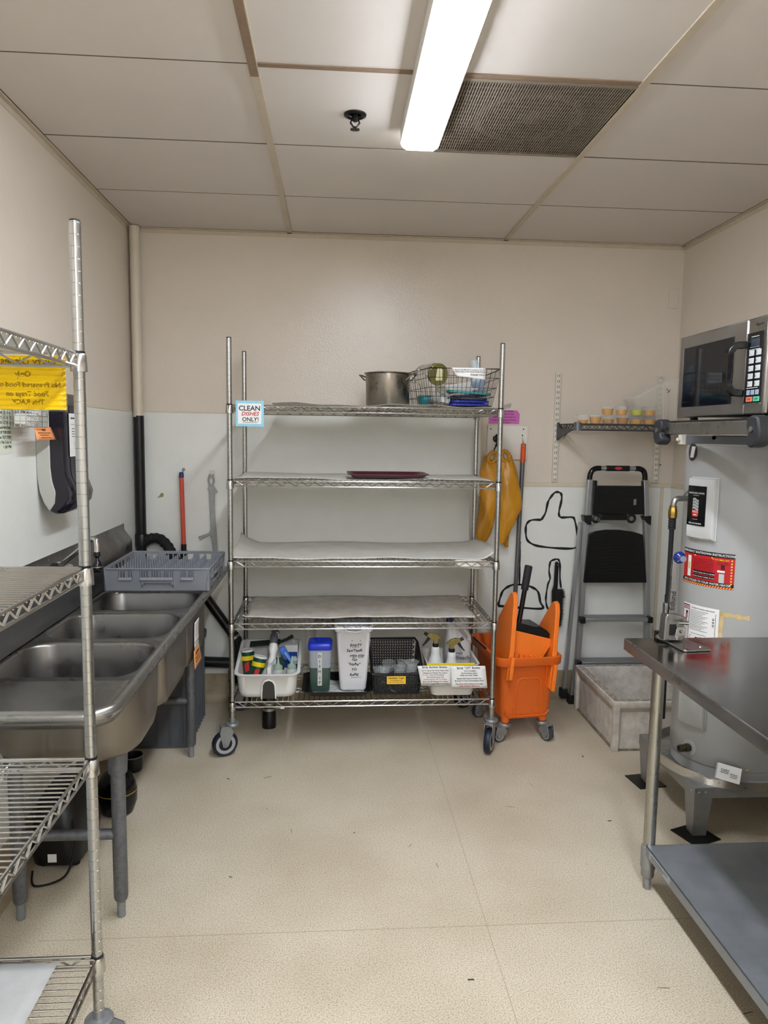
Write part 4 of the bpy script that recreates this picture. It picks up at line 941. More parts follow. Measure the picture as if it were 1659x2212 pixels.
obj('side_wall', wallpanel(lambda u, h, d: (GX0+ins*(1-h/HH)+d, GY0+u, GZ0+h), GY1-GY0, HH), M_gp, t, bevel=.001)
obj('side_wall', wallpanel(lambda u, h, d: (GX1-ins*(1-h/HH)-d, GY0+u, GZ0+h), GY1-GY0, HH), M_gp, t, bevel=.001)
obj('rim', MB().tube([(x, y, GZ1) for x, y in rrect(GX0, GX1, GY0, GY1, .02, 4)], .0045, 8, closed=True), M_gp, t)
gr = MB()
for i in range(10):
    u = i/9
    gr.box(GX0+.012+(GX1-GX0-.03)*u, GX0+.017+(GX1-GX0-.03)*u, GY0+.01, GY1-.01, GZ0, GZ0+.010)
    gr.box(GX0+.01, GX1-.01, GY0+.012+(GY1-GY0-.03)*u, GY0+.017+(GY1-GY0-.03)*u, GZ0, GZ0+.010)
obj('base_grid', gr, M_gp, t)
obj('notch_back', MB().box(GX0+.15, GX1-.15, GY0+.020, GY0+.024, GZ0, GZ0+.04), M_gp, t)
p0 = None; n = 0
for i in range(9):
    for j in range(10):
        x = GX0+.045+(GX1-GX0-.09)*i/8; y = GY0+.04+(GY1-GY0-.08)*j/9
        if p0 is None: p0 = obj('peg', MB().lathe([(.0055, GZ0+.008), (.0046, GZ0+.088), (.0030, GZ0+.094), (0, GZ0+.095)], (x, y, 0), 7), M_gp, t); ax_, ay_ = x, y
        else: o = p0.copy(); COL.objects.link(o); o.parent = t; o.location = (x-ax_, y-ay_, 0)

# ---------------- paper towel dispenser, basket and notes on the left wall ----------------
t = thing('towel_dispenser', 'dark plum curved paper towel dispenser with a grey side on the left wall', 'dispenser', (XL+.008, 2.925, 1.45))
xw = XL+.0055
base = [(xw, 1.71), (xw+.045, 1.71), (xw+.050, 1.68), (xw+.050, 1.43), (xw+.055, 1.38), (xw+.066, 1.34), (xw+.062, 1.30), (xw+.042, 1.268), (xw+.022, 1.30), (xw+.008, 1.34), (xw, 1.40)]
obj('back_housing', MB().prism(base, 'y', 2.802, 3.045), mat('dispenser_grey', 'b4b5ae', .4), t, bevel=.003)
M_plum = mat('plum_cover', '16121f', .18, coat=.3)
cov = [(xw+.046, 1.715), (xw+.088, 1.715), (xw+.100, 1.700), (xw+.104, 1.67), (xw+.104, 1.44), (xw+.108, 1.40), (xw+.125, 1.362), (xw+.136, 1.33), (xw+.130, 1.300), (xw+.105, 1.272), (xw+.085, 1.258), (xw+.060, 1.254), (xw+.044, 1.262), (xw+.064, 1.30), (xw+.067, 1.34), (xw+.056, 1.38), (xw+.051, 1.43), (xw+.051, 1.68)]
cm_ = MB(); ncv = len(cov)
ctr = (xw+.078, 1.5)
def covring(y, s): return [(ctr[0]+(a-ctr[0])*s if a > xw+.07 else a, y, ctr[1]+(b-ctr[1])*(1-(1-s)*.25)) for a, b in cov]
cm_.loft([covring(2.806, .55), covring(2.806, .80), covring(2.815, .93), covring(2.835, 1.0), covring(3.01, 1.0), covring(3.03, .93), covring(3.040, .8), covring(3.040, .55)], cap0=True, cap1=True)
obj('front_cover', cm_, M_plum, t, ang=50)
obj('front_panel', MB().loft([[(a+.0015, y, b) for a, b in cov[3:9]] for y in (2.862, 2.985)], closed=False), mat('smoked_panel', '3a393d', .35), t, solid=.002)
t2 = thing('label', 'white instruction label on the front of the towel dispenser', 'label', (xw+.108, 2.92, 1.56))
lx = xw+.1075
obj('sheet', MB().box(lx, lx+.0008, 2.850, 3.005, 1.475, 1.640), M_paper, t2)
fl_ = lambda a, b: (lx+.0013, 2.927+a, 1.56+b)
obj('print_lines', bars([(-.06, .06, .062, .006), (-.06, .06, .038, .002)]+[(-.05, .02, .022-.010*i, .003) for i in range(4)]+[(-.03, .06, -.03-.008*i, .0022) for i in range(4)], (0, 0, 0), (1, 0, 0), (0, 1, 0), fn=fl_, seed=5), M_ink, t2, smooth=False)
t = thing('wire_basket', 'small chrome wire basket on the left wall beside the towel dispenser', 'basket', (XL+.04, 2.63, 1.6))
mb = MB(); bx0, bx1, by0, by1, bz0, bz1 = XL+.010, XL+.085, 2.53, 2.715, 1.585, 1.70
for i in range(10):
    y = by0+(by1-by0)*i/9; mb.tube([(bx0, y, bz1), (bx0, y, bz0), (bx1, y, bz0), (bx1+.006, y, bz1-.02)], .0011, 5)
for i in range(6):
    z = bz0+(bz1-.02-bz0)*i/5; mb.tube([(bx0, by0, z), (bx1, by0, z), (bx1, by1, z), (bx0, by1, z)], .0011, 5)
for i in range(5):
    x = bx0+(bx1-bx0)*i/4; mb.tube([(x, by0, bz1-.02), (x, by0, bz0), (x, by1, bz0), (x, by1, bz1-.02)], .0011, 5)
obj('mesh_wires', mb, M_chrome, t, kind='stuff')
obj('rim', MB().tube([(bx0, by0, bz1-.018), (bx1+.005, by0, bz1-.018), (bx1+.005, by1, bz1-.018), (bx0, by1, bz1-.018)], .002, 6, closed=True), M_chrome, t)
o = obj('wrapped_paper', MB().cbox((XL+.05, 2.62, 1.615), (.05, .12, .035), rotm(5, 4, 8)).cbox((XL+.05, 2.64, 1.645), (.04, .10, .02), rotm(-12, 4, -12)), M_paper, None, bevel=.004, loc=(XL+.05, 2.62, 1.6)); tag(o, 'crumpled white packets inside the small wall basket', 'packets')
t = thing('note', 'small orange PLEASE note hanging below the little wall basket', 'note', (XL+.07, 2.72, 1.56))
def of(a, b): return (XL+.072+.02*(.5-b/.045)*.5, 2.703+a, 1.562+b)
obj('paper', MB().grid(lambda u, v: of(-.075+.15*u+.012*(1-v)*(2*u-.3), -.022+.046*v), 6, 4), mat('orange_note', 'f09a62', .6), t, solid=.0004)
def of2(a, b): q = of(a, b); return (q[0]+.001, q[1], q[2])
obj('lettering', text([('PLEASE', .011, 0, .013)], (0, 0, 0), (1, 0, 0), (0, 1, 0), fn=of2), M_ink, t, smooth=False)
obj('print_lines', bars([(-.055, .055, .003, .0025), (-.04, .04, -.005, .0025), (-.035, .055, -.014, .0025)], (0, 0, 0), (1, 0, 0), (0, 1, 0), fn=of2, seed=2), M_ink, t, smooth=False)
t = thing('poster', 'pale green printed test strip notice on the left wall at the frame edge', 'notice', (XL+.007, 2.47, 1.6))
obj('sheet', MB().box(XL+.0052, XL+.0062, 2.30, 2.610, 1.492, 1.760), mat('pale_sheet', 'd5dac6', .45), t)
pf = lambda a, b: (XL+.0068, 2.46+a, 1.63+b)
obj('lettering', text([(s, .014, .135, .100-.0165*i, 'RIGHT') for i, s in enumerate(('THE TEST STRIP', 'Hold Strip In THE LEVEL', 'Side Of Sink You Are', 'USED IN WATER', '- ROLL IN Now', 'Wet Test Strip', 'IN WATER FOR', '"1 SECOND"', 'Wait 10 SECONDS', 'Matching Color Of STRIP', 'OF THE SIGN', 'Use TEST STRIP', 'To Make This Color of', '> 200 PPM'))], (0, 0, 0), (1, 0, 0), (0, 1, 0), fn=pf), mat('dark_print', '3a3f38', .7), t, smooth=False)

# ---------------- pipes in the back left corner ----------------
M_creampipe = mat('cream_pipe', 'd0c5b1', .4, noise=.1, nscale=10)
t = thing('corner_pipe', 'vertical pipe in the back left corner, cream above and black below', 'pipe', (-1.08, 4.13, 0))
obj('upper_pipe', MB().lathe([(.027, 1.655), (.027, 2.68)], (-1.082, 4.135, 0), 24), M_creampipe, t)
obj('lower_pipe', MB().lathe([(.0275, .70), (.0275, 1.662)], (-1.080, 4.135, 0), 24), M_abs, t)
obj('fitting', MB().lathe([(.030, .93), (.036, .932), (.036, .99), (.033, .998), (.028, 1.0)], (-1.080, 4.135, 0), 24), M_abs, t)
hp = smoothpath([(-1.06, 4.13, .955), (-1.02, 4.12, .975), (-.97, 4.11, .972), (-.92, 4.075, .935), (-.89, 4.06, .885), (-.84, 4.05, .80), (-.77, 4.07, .70), (-.72, 4.10, .645)], 8)
obj('flexible_bend', MB().tube(hp, [.027+(.003 if i % 4 < 2 else 0) for i in range(len(hp))], 12), M_rubber, t)
M_clamp = mat('clamp_steel', (.45, .45, .44), .3, 1)
obj('diagonal_pipe', MB().tube([(-.725, 4.10, .648), (-.553, 4.10, .40)], .027, 14), M_abs, t)
hp = smoothpath([(-.575, 4.10, .43), (-.548, 4.10, .39), (-.540, 4.10, .34), (-.552, 4.10, .27), (-.565, 4.10, .20), (-.56, 4.10, .10)], 6)
obj('flexible_hose', MB().tube(hp, [.029+(.003 if i % 3 == 0 else 0) for i in range(len(hp))], 12), M_rubber, t)
obj('floor_pipe', MB().tube([(-.76, 4.10, .262), (-.50, 4.10, .250)], .031, 14).tube([(-.53, 4.10, .02), (-.53, 4.10, .26)], .030, 14), M_abs, t)
obj('hose_clamp', MB().lathe([(.034, -.006), (.034, .006)], (-.558, 4.10, .405), 16, R=rotm(0, -35, 0)), M_clamp, t)
t = thing('drain_pipe', 'short black floor drain pipe with two steel clamps under the far rack', 'pipe', (-.34, 3.78, 0))
obj('pipe_body', MB().lathe([(.037, 0), (.037, .075), (.035, .08), (.035, .235), (.020, .245)], (-.335, 3.78, 0), 8 if False else 24), M_abs, t)
for z in (.105, .135): obj('clamp', MB().lathe([(.0365, z-.008), (.038, z-.007), (.038, z+.007), (.0365, z+.008)], (-.335, 3.78, 0), 20, cap0=False, cap1=False), M_clamp, t)
obj('clamp_screw', MB().tube([(-.30, 3.76, .112), (-.262, 3.755, .112)], .004, 8).tube([(-.272, 3.755, .112), (-.252, 3.755, .112)], .0085, 8), M_clamp, t)

# ---------------- things hung on the back wall, left ----------------
def wallhook(t, x, z):
    obj('hook', MB().tube(smoothpath([(x, YB-.006, z+.02), (x, YB-.016, z+.012), (x, YB-.030, z), (x, YB-.038, z+.010)], 4), .0022, 6).lathe([(.010, 0), (.008, .004)], (x, YB-.010, z+.018), 10, 'y'), M_steel, t)
t = thing('scrub_brush', 'orange-handled pole brush with a blue cap hung behind the dish rack', 'brush', (-.85, 4.15, 1.1))
obj('handle', MB().tube([(-.854, 4.145, 1.325), (-.845, 4.135, .935)], .0125, 14), mat('coral_handle', 'd0523c', .4, noise=.15, nscale=15), t)
obj('end_cap', MB().tube([(-.8548, 4.1452, 1.350), (-.8542, 4.145, 1.342), (-.854, 4.145, 1.318)], [.009, .0135, .0135], 14), mat('blue_cap', '1d2a63', .4), t)
obj('ferrule', MB().tube([(-.845, 4.135, .940), (-.844, 4.133, .900)], .015, 14).tube([(-.844, 4.133, .903), (-.843, 4.132, .80)], .021, 14), M_black, t)
obj('bristle_block', MB().cbox((-.843, 4.14, .80), (.045, .04, .05)), M_black, t, bevel=.006)
wallhook(t, -.847, 1.345)
t = thing('cast_wrench', 'grey cast metal hook wrench hung on the back wall left of the rack', 'tool', (-.69, 4.165, 1.1))
prof = [(-0.701, 1.272), (-0.675, 1.272), (-0.666, 1.256), (-0.654, 1.236), (-0.672, 1.227), (-0.673, 1.14), (-0.665, 1.007), (-0.659, 0.89), (-.655, .80), (-.68, .80), (-0.684, 0.89), (-0.693, 0.967), (-0.701, 0.99), (-0.707, 0.988), (-0.756, 0.961), (-0.767, 0.98), (-0.71, 1.001), (-0.697, 1.017), (-0.7, 1.14), (-0.704, 1.245), (-0.713, 1.255)]
M_cast = mat('cast_metal', 'a5a6a2', .5, .2, noise=.3, nscale=50)
obj('body', MB().prism(prof, 'y', 4.160, 4.170), M_cast, t, bevel=.002)
obj('eye', MB().tube([(-.6905+.0145*math.cos(a*PI/8), 4.165, 1.303+.030*math.sin(a*PI/8)) for a in range(16)], .0055, 8, closed=True), M_cast, t)
obj('horns', MB().tube([(-.705, 4.165, 1.335), (-.676, 4.165, 1.335)], .004, 8), M_cast, t)
obj('hook_plate', MB().box(-.704, -.672, 4.1765, 4.178, 1.325, 1.362).tube([(-.69, 4.177, 1.345), (-.69, 4.160, 1.322), (-.69, 4.155, 1.335)], .003, 6), M_whiteframe, t)
t = None
obj('glue_spot', MB().prism([(-1.0, 1.20), (-.985, 1.212), (-.975, 1.23), (-.96, 1.222), (-.965, 1.205), (-.98, 1.203)], 'y', YB-.0062, YB-.0045), mat('old_glue', 'a8936c', .8, noise=.7, nscale=90), BW)

# ---------------- under the sink ----------------
t = thing('ribbed_bin', 'dark grey ribbed plastic bin on the floor under the far end of the sink', 'bin', (-.90, 3.72, 0))
M_bin = mat('bin_grey', '4c4e52', .5)
def bn(e, z): return rring(-1.085+e, -.700-e, 3.515+e, 3.93-e, .02, z)
obj('body', MB().loft([bn(.012, .001), bn(.010, .02), bn(0, .46), bn(-.012, .465), bn(-.014, .50), bn(-.008, .505), bn(.0, .47), bn(.014, .03)], cap0=True, cap1=True), M_bin, t, ang=50)
rb = None
for i in range(6):
    x = -1.05+.062*i
    obj('rib', MB().prism([(x-.004, 3.526), (x+.004, 3.526), (x+.003, 3.514), (x-.003, 3.514)], 'z', .02, .455), M_bin, t)
for i in range(9):
    y = 3.55+.044*i
    obj('rib', MB().prism([(-.712, y-.005), (-.712, y+.005), (-.696, y+.003), (-.696, y-.003)], 'z', .02, .455), M_bin, t)
t = thing('kettle', 'round glossy black pot with a thin brass band on the floor under the sink', 'pot', (-.88, 2.92, 0))
obj('body', MB().lathe([(.04, 0), (.066, .012), (.079, .05), (.080, .09), (.074, .13), (.055, .165), (.030, .180), (0, .182)], (-.885, 2.92, 0), 32, cap1=False), M_blackg, t)
obj('band', MB().lathe([(.0803, .096), (.0800, .101)], (-.885, 2.92, 0), 32, cap0=False, cap1=False), mat('brass_band', 'a88a3c', .4, .6), t)
t = thing('drain_cup', 'small black round tub with a pale rim beside the near sink leg', 'tub', (-.925, 3.31, 0))
obj('body', MB().lathe([(.035, 0), (.042, .004), (.048, .07), (.046, .072), (.036, .01)], (-.925, 3.30, 0), 24), M_black, t)
obj('rim', MB().lathe([(.049, .070), (.050, .073), (.047, .075)], (-.925, 3.30, 0), 24, cap0=False, cap1=False), M_foot, t)
t = thing('floor_machine', 'low black machine with cables on the floor under the near sink bowl', 'machine', (-1.0, 2.55, 0))
obj('housing', MB().loft([rring(-1.07, -.90, 2.50, 2.78, .05, .03), rring(-1.075, -.895, 2.49, 2.79, .05, .10), rring(-1.06, -.92, 2.52, 2.76, .05, .24), rring(-1.04, -.95, 2.56, 2.72, .03, .27)], cap0=True, cap1=True), M_black, t, ang=50)
for x in (-1.04, -.93): obj('foot', MB().lathe([(.015, 0), (.015, .032)], (x, 2.56, 0), 12), M_rubber, t); obj('foot', MB().lathe([(.015, 0), (.015, .032)], (x, 2.72, 0), 12), M_rubber, t)
obj('cable', MB().tube(smoothpath([(-.93, 2.54, .20), (-.90, 2.47, .12), (-.93, 2.45, .02), (-1.02, 2.42, .006), (-1.06, 2.50, .01)], 6), .004, 6), M_rubber, t)
obj('plate', MB().box(-1.0, -.97, 2.487, 2.489, .05, .08), M_paper, t)
# ---------------- back wall, right of the rack ----------------
t = thing('hook_board', 'white painted board with black screws on the back wall behind the rack', 'board', (1.015, 4.17, 1.54))
obj('board', MB().box(.895, 1.134, 4.166, YB-.0005, 1.441, 1.637), mat('board_white', 'dbd6cc', .4), t, bevel=.0015)
for x, z in ((.914, 1.618), (1.107, 1.618), (1.102, 1.582)):
    obj('screw', MB().lathe([(.004, 0), (.004, .002)], (x, 4.1655, z), 10, 'y', R=Matrix.Rotation(PI, 3, 'X')), M_ink, t)
obj('robe_hook', MB().lathe([(.014, 0), (.020, .004), (.014, .010)], (.946, 4.155, 1.560), 16, 'y').tube(smoothpath([(.946, 4.15, 1.585), (.946, 4.135, 1.56), (.943, 4.125, 1.53), (.938, 4.115, 1.52), (.936, 4.105, 1.53)], 4), .006, 8), M_black, t, ang=60)
obj('cord', MB().tube([(.936, 4.108, 1.528), (.926, 4.11, 1.50), (.918, 4.11, 1.478)], .004, 6), M_black, t)
t = thing('sign', 'bright pink cut-cornered apron hooks note on the wall above the hook board', 'sign', (.995, 4.178, 1.685))
pk = [(.904, 1.647), (.904, 1.705), (.916, 1.729), (1.070, 1.726), (1.086, 1.706), (1.084, 1.648)]
obj('card', MB().prism(pk, 'y', 4.1805, YB-.0003), mat('pink_card', 'c564ac', .5), t)
obj('lettering', text([('Wet Apron Hooks', .0135, .002, .034), ('Please Come To Use', .0125, .002, .017), ('Please Use These Hooks To', .0115, 0, 0), ('Hang Aprons and Such To Dry', .0112, -.001, -.017), ('Before Store', .0115, .004, -.032)], (.995, 4.1802, 1.687), (1, 0, 0), (0, 0, 1)), M_ink, t, smooth=False)

# yellow gauntlets
t = thing('rubber_sleeves', 'pair of long yellow rubber work sleeves hanging from the black hook', 'sleeves', (.96, 4.12, 1.4))
def sleeve(path, rx, ry, seed, ruff=.12):
    rn = random.Random(seed); P = smoothpath([(p[0], p[1], p[2]) for p in path], 6); n = len(P); rings = []; S = 28
    ph = [rn.uniform(0, 6) for _ in range(5)]
    for i, p in enumerate(P):
        f = i/(n-1); k = f*(len(rx)-1); a = int(min(k, len(rx)-2)); fr = k-a
        fr = fr*fr*(3-2*fr)
        wx = rx[a]+(rx[a+1]-rx[a])*fr; wy = ry[a]+(ry[a+1]-ry[a])*fr
        tn = (P[min(i+1, n-1)]-P[max(i-1, 0)]).normalized(); side = tn.cross(Vector((0, 1, 0))).normalized(); ring = []
        for j in range(S):
            an = 2*PI*j/S
            m = 1+ruff*1.2*math.exp(-f*7)*math.sin(an*9+ph[0])+.07*math.sin(an*3+f*9+ph[1])+.05*math.sin(an*5-f*17+ph[2])+.035*math.sin(an*8+f*31+ph[3])
            ring.append(p+side*math.cos(an)*wx*m+Vector((0, 1, 0))*math.sin(an)*wy*m)
        rings.append(ring)
    return MB().loft(rings, cap1=True)
lp = [(.912, 4.11, 1.455), (.906, 4.105, 1.43), (.902, 4.10, 1.37), (.908, 4.10, 1.29), (.902, 4.10, 1.19), (.885, 4.10, 1.10), (.870, 4.10, 1.02), (.862, 4.105, .965)]
obj('sleeve', sleeve(lp, [.040, .046, .056, .056, .050, .048, .044, .028], [.020, .026, .032, .034, .034, .032, .028, .020], 4), M_yellow, t, ang=80)
rp = [(.988, 4.105, 1.465), (.992, 4.10, 1.43), (1.003, 4.095, 1.37), (1.014, 4.09, 1.27), (1.022, 4.085, 1.18), (1.012, 4.09, 1.11), (.990, 4.10, 1.02), (.984, 4.105, .955)]
obj('sleeve', sleeve(rp, [.036, .044, .056, .062, .062, .052, .038, .022], [.020, .026, .034, .036, .034, .034, .026, .018], 11), M_yellow, t, ang=80)
for gx, gz, tw in ((.908, 1.456, -.5), (.984, 1.462, .5)):   # elastic cuffs, open towards the room
    pts = []
    for i in range(48):
        a = 2*PI*i/48; k = 1+.05*math.sin(a*11); rx_, rz_ = .021*k, .031*k
        pts.append((gx+rx_*math.cos(a)*math.cos(tw)-rz_*math.sin(a)*math.sin(tw), 4.074-.006*math.sin(a), gz+rx_*math.cos(a)*math.sin(tw)+rz_*math.sin(a)*math.cos(tw)))
    obj('cuff', MB().tube(pts, [.0105+.0012*math.sin(i*2*PI*11/48) for i in range(48)], 8, closed=True), M_yellow, t, ang=80)
    obj('lining', MB().lathe([(.016, 0), (.015, -.002), (0, .004)], (gx, 4.080, gz), 18, 'y'), mat('lining_cloth', 'a39a8c', .9) if 'lining_cloth' not in bpy.data.materials else bpy.data.materials['lining_cloth'], t)
obj('fold', MB().loft([[(.985, 4.085, 1.17), (1.035, 4.062, 1.225), (1.05, 4.065, 1.20), (1.0, 4.085, 1.14)], [(1.085, 4.085, 1.165), (1.088, 4.08, 1.168), (1.088, 4.085, 1.162), (1.080, 4.095, 1.150)]], cap0=True, cap1=True), M_yellow, t)
obj('flap', sleeve([(.99, 4.12, 1.03), (1.005, 4.12, .99), (1.02, 4.125, .93)], [.018, .024, .010], [.008, .010, .004], 5, 0), mat('amber_rubber', 'b57a1c', .4), t, ang=80)
obj('orange_tab', MB().cbox((.918, 4.098, 1.484), (.016, .008, .022), rotm(0, 20, 0)), mat('orange_tab', 'd9572c', .5), t, bevel=.002)

# broom handle
t = thing('broom_handle', 'grey pole with an orange grip hanging from a clear loop on the board', 'broom', (1.095, 4.14, 0))
obj('pole', MB().tube([(1.1015, 4.138, 1.43), (1.072, 4.138, .12)], .0125, 14), mat('pole_grey', '6e6e70', .35, .6), t)
obj('grip', MB().tube([(1.1035, 4.138, 1.536), (1.1035, 4.138, 1.532), (1.1015, 4.138, 1.428)], [.011, .0145, .0145], 14), mat('orange_grip', 'd8531f', .45), t)
obj('loop', MB().tube([(1.098, 4.138, 1.53), (1.100, 4.16, 1.575), (1.106, 4.138, 1.53)], .0015, 6), M_frost, t)
obj('loop_rivet', MB().lathe([(.006, 0), (.004, .003)], (1.1035, 4.124, 1.517), 12, 'y', R=Matrix.Rotation(PI, 3, 'X')), M_galv, t)
obj('broom_head', MB().box(.96, 1.19, 4.12, 4.155, .02, .12), M_black, t, bevel=.008)

# tool outlines drawn on the wall with a marker
def ribbon(pts, w, closed=False, seed=0):
    rn = random.Random(seed); P = [Vector(p) for p in smoothpath([(a, 0, b) for a, b in pts], 5)]; rings = []
    for i, p in enumerate(P):
        tn = (P[min(i+1, len(P)-1)]-P[max(i-1, 0)]); tn = tn.normalized() if tn.length else Vector((1, 0, 0)); nn = Vector((-tn.z, 0, tn.x))*w/2*(1+.22*math.sin(i*.9+seed)+rn.uniform(-.08, .08))
        rings.append([(p.x-nn.x, YB-.0058, p.z-nn.z), (p.x+nn.x, YB-.0058, p.z+nn.z)])
    return MB().loft(rings, closed=False)
thumb = [(1.236, 1.085), (1.26, 1.128), (1.272, 1.189), (1.29, 1.223), (1.313, 1.249), (1.337, 1.25), (1.352, 1.237), (1.354, 1.204), (1.342, 1.138), (1.345, 1.109), (1.363, 1.1), (1.421, 1.102), (1.438, 1.086), (1.458, 1.009), (1.464, 0.947), (1.443, 0.916), (1.346, 0.915), (1.229, 0.927), (1.176, 0.946), (1.151, 0.975), (1.144, 1.032), (1.152, 1.065), (1.18, 1.084), (1.236, 1.085)]
dust = [(0.991, 0.565), (1.004, 0.617), (1.019, 0.657), (1.05, 0.682), (1.082, 0.694), (1.115, 0.694), (1.156, 0.69), (1.197, 0.677), (1.233, 0.649), (1.249, 0.587), (1.262, 0.548), (1.136, 0.553), (1.062, 0.559), (0.991, 0.565)]
bru = [(1.32, 0.525), (1.296, 0.548), (1.284, 0.587), (1.283, 0.628), (1.292, 0.698), (1.303, 0.73), (1.295, 0.779), (1.3, 0.828), (1.313, 0.842), (1.34, 0.849), (1.354, 0.84), (1.36, 0.812), (1.364, 0.73), (1.373, 0.673)]
for i, (p, wd) in enumerate(((thumb, .0125), (dust, .0135), (bru, .011), ([(1.1135, .955), (1.114, .88), (1.116, .80), (1.117, .69)], .010))):
    obj('marker_outline', ribbon(p, wd, seed=i), M_ink, BW, smooth=False)
obj('marker_tick', ribbon([(1.938, 1.415), (1.945, 1.42), (1.953, 1.419)], .004, seed=8), M_ink, BW, smooth=False)

# hanging dust brush
t = thing('dust_brush', 'black counter brush with soft bristles hanging on the back wall', 'brush', (1.33, 4.13, .65))
obj('handle', MB().prism([(1.309, .68), (1.314, .70), (1.317, .832), (1.323, .842), (1.331, .842), (1.337, .832), (1.336, .70), (1.334, .665), (1.329, .60), (1.326, .445), (1.311, .445), (1.306, .60), (1.304, .66)], 'y', 4.125, 4.145), M_black, t, bevel=.003)
obj('hang_hook', MB().tube([(1.327, 4.17, .832), (1.327, 4.118, .822), (1.327, 4.114, .828)], .002, 6), M_chrome, t)
br = MB(); rn = random.Random(5)
for i in range(1800):
    z = rn.uniform(.45, .668); y = rn.uniform(4.122, 4.150); x = 1.322; L = .056+rn.uniform(-.010, .008)-.012*((z-.56)/.11)**2+ .012*(z > .62)
    a = rn.gauss(0, .12)+(z-.56)*.9; b = rn.gauss(0, .10)
    e = Vector((x+L*math.cos(a), y+L*b, z+L*math.sin(a))); s = Vector((x, y, z))
    br.add([s+Vector((0, -.0014, 0)), s+Vector((0, .0014, 0)), e, s+Vector((0, 0, .0026))], [(0, 1, 2), (1, 3, 2), (0, 2, 3)])
obj('bristles', br, mat('brush_bristles', '1f1f20', .9), t, kind='stuff', smooth=False)

# ---------------- mop bucket ----------------
t = thing('mop_bucket', 'bright orange mop bucket with a side-press wringer and black lever', 'mop bucket', (.985, 3.74, 0))
Mb = Matrix.Translation((.985, 3.735, 0)) @ Matrix.Rotation(math.radians(7), 4, 'Z')
def BX(mb, k=0): return mb.xf(Mb, k)
def b_(w0, w1, d0, d1, r, z): return rring(-w0, w1, -d0, d1, r, z, 4)
rings = [b_(.120, .110, .17, .18, .03, .118), b_(.130, .122, .19, .20, .035, .125), b_(.136, .130, .20, .20, .035, .17), b_(.150, .148, .215, .215, .035, .405), b_(.152, .150, .217, .217, .035, .408),
         b_(.178, .170, .240, .24, .05, .415), b_(.182, .174, .244, .244, .05, .420), b_(.184, .176, .246, .246, .05, .458), b_(.180, .172, .242, .242, .05, .462), b_(.165, .160, .23, .23, .045, .458), b_(.142, .140, .205, .205, .035, .40), b_(.125, .12, .18, .18, .03, .14)]
obj('body', BX(MB().loft(rings, cap0=True, cap1=True)), M_orange, t, ang=45)
# embossed arch on the front wall and side fins
ar = [(-.072, .140), (-.066, .30), (-.058, .335), (-.045, .345), (.045, .345), (.058, .335), (.068, .29), (.078, .140)]
def fy(z): return -.200-.015*(z-.17)/.235-.0015
obj('embossed_arch', BX(MB().tube([(a, fy(b), b) for a, b in ar], .0045, 8)), M_orange, t)
obj('lower_skirt', BX(MB().tube([(-.122, fy(.15), .165), (-.10, fy(.14), .143), (-.072, fy(.14), .140), (.078, fy(.14), .140), (.10, fy(.14), .143), (.118, fy(.15), .165)], .004, 8)), M_orange, t)
for x in (-.105, .088): obj('fin', BX(MB().prism([(fy(.4)-.02, .42), (fy(.4)+.004, .42), (fy(.3)+.004, .29), (fy(.3)-.002, .295)], 'x', x-.003, x+.003)), M_orange, t)
for x, y in ((-.105, -.165), (.100, -.165), (-.105, .17), (.10, .17)):
    obj('wheel_socket', BX(MB().lathe([(.017, .098), (.021, .102), (.024, .16)], (x, y, 0), 16)), M_orange, t)
    p = Mb @ Vector((x, y, 0)); caster(t, p.x, p.y, .098, math.radians(-60 if x > 0 else 200), d=.070, M_t=bpy.data.materials.get('grey_tyre') or mat('grey_tyre', '3b3d40', .55))
obj('bumper_strip', BX(MB().tube([(-.184, -.06, .462), (-.187, .05, .466), (-.184, .15, .464)], .005, 8)), M_rubber, t)
# wringer, leaning: local frame sheared to the right
def WR(mb):
    return mb.map(lambda p: Mb @ Vector((p.x+(p.z-.39)*.10, p.y+(p.z-.40)*.02, p.z)))
pan_l = [(-.235, .345), (-.235, .50), (-.205, .74), (-.190, .775), (-.165, .785), (-.14, .77), (-.02, .62), (.0, .50), (.0, .42), (-.10, .40), (-.15, .40), (-.20, .345)]
obj('wringer_side', WR(MB().prism(pan_l, 'x', -.127, -.102)), M_orangel, t, bevel=.004)
pan_r = [(a, b-.055) for a, b in pan_l]
obj('wringer_side', WR(MB().prism(pan_r, 'x', .108, .133)), M_orangel, t, bevel=.004)
obj('wringer_hook', WR(MB().box(-.124, -.106, -.262, -.236, .355, .47)), M_orangel, t, bevel=.003)
obj('wringer_hook', WR(MB().box(.112, .130, -.262, -.236, .285, .42)), M_orangel, t, bevel=.003)
fp = [(-.102, .592), (.108, .537), (.108, .50), (.07, .43), (-.102, .44)]
obj('wringer_front', WR(MB().loft([[(a, -.19+.16*(.6-b)/.17*.0-.0, b) for a, b in fp], [(a, -.182, b) for a, b in fp]], cap0=True, cap1=True)), M_orangel, t, bevel=.002)
for i in range(7):
    x = -.088+.030*i
    obj('drain_rib', WR(MB().box(x-.004, x+.004, -.215, -.190, .42, .478-.006*i)), M_orangel, t, bevel=.001)
obj('press_plate', WR(MB().loft([[(a, y, z) for a, z in ((-.100, .612), (-.085, .630), (.02, .600), (.05, .600), (.085, .580), (.106, .560), (.106, .535), (-.100, .588))] for y in (-.175, -.02)], cap0=True, cap1=True)), M_black, t, bevel=.003)
obj('lever', MB().tube([(.955, 3.575, .585), (.990, 3.575, .83)], .013, 12), M_black, t)
obj('lever_grip', MB().tube([(.984, 3.575, .795), (1.001, 3.575, .915), (1.002, 3.575, .920)], [.019, .020, .017], 16), mat('soft_grip', '1b1c1f', .7), t)

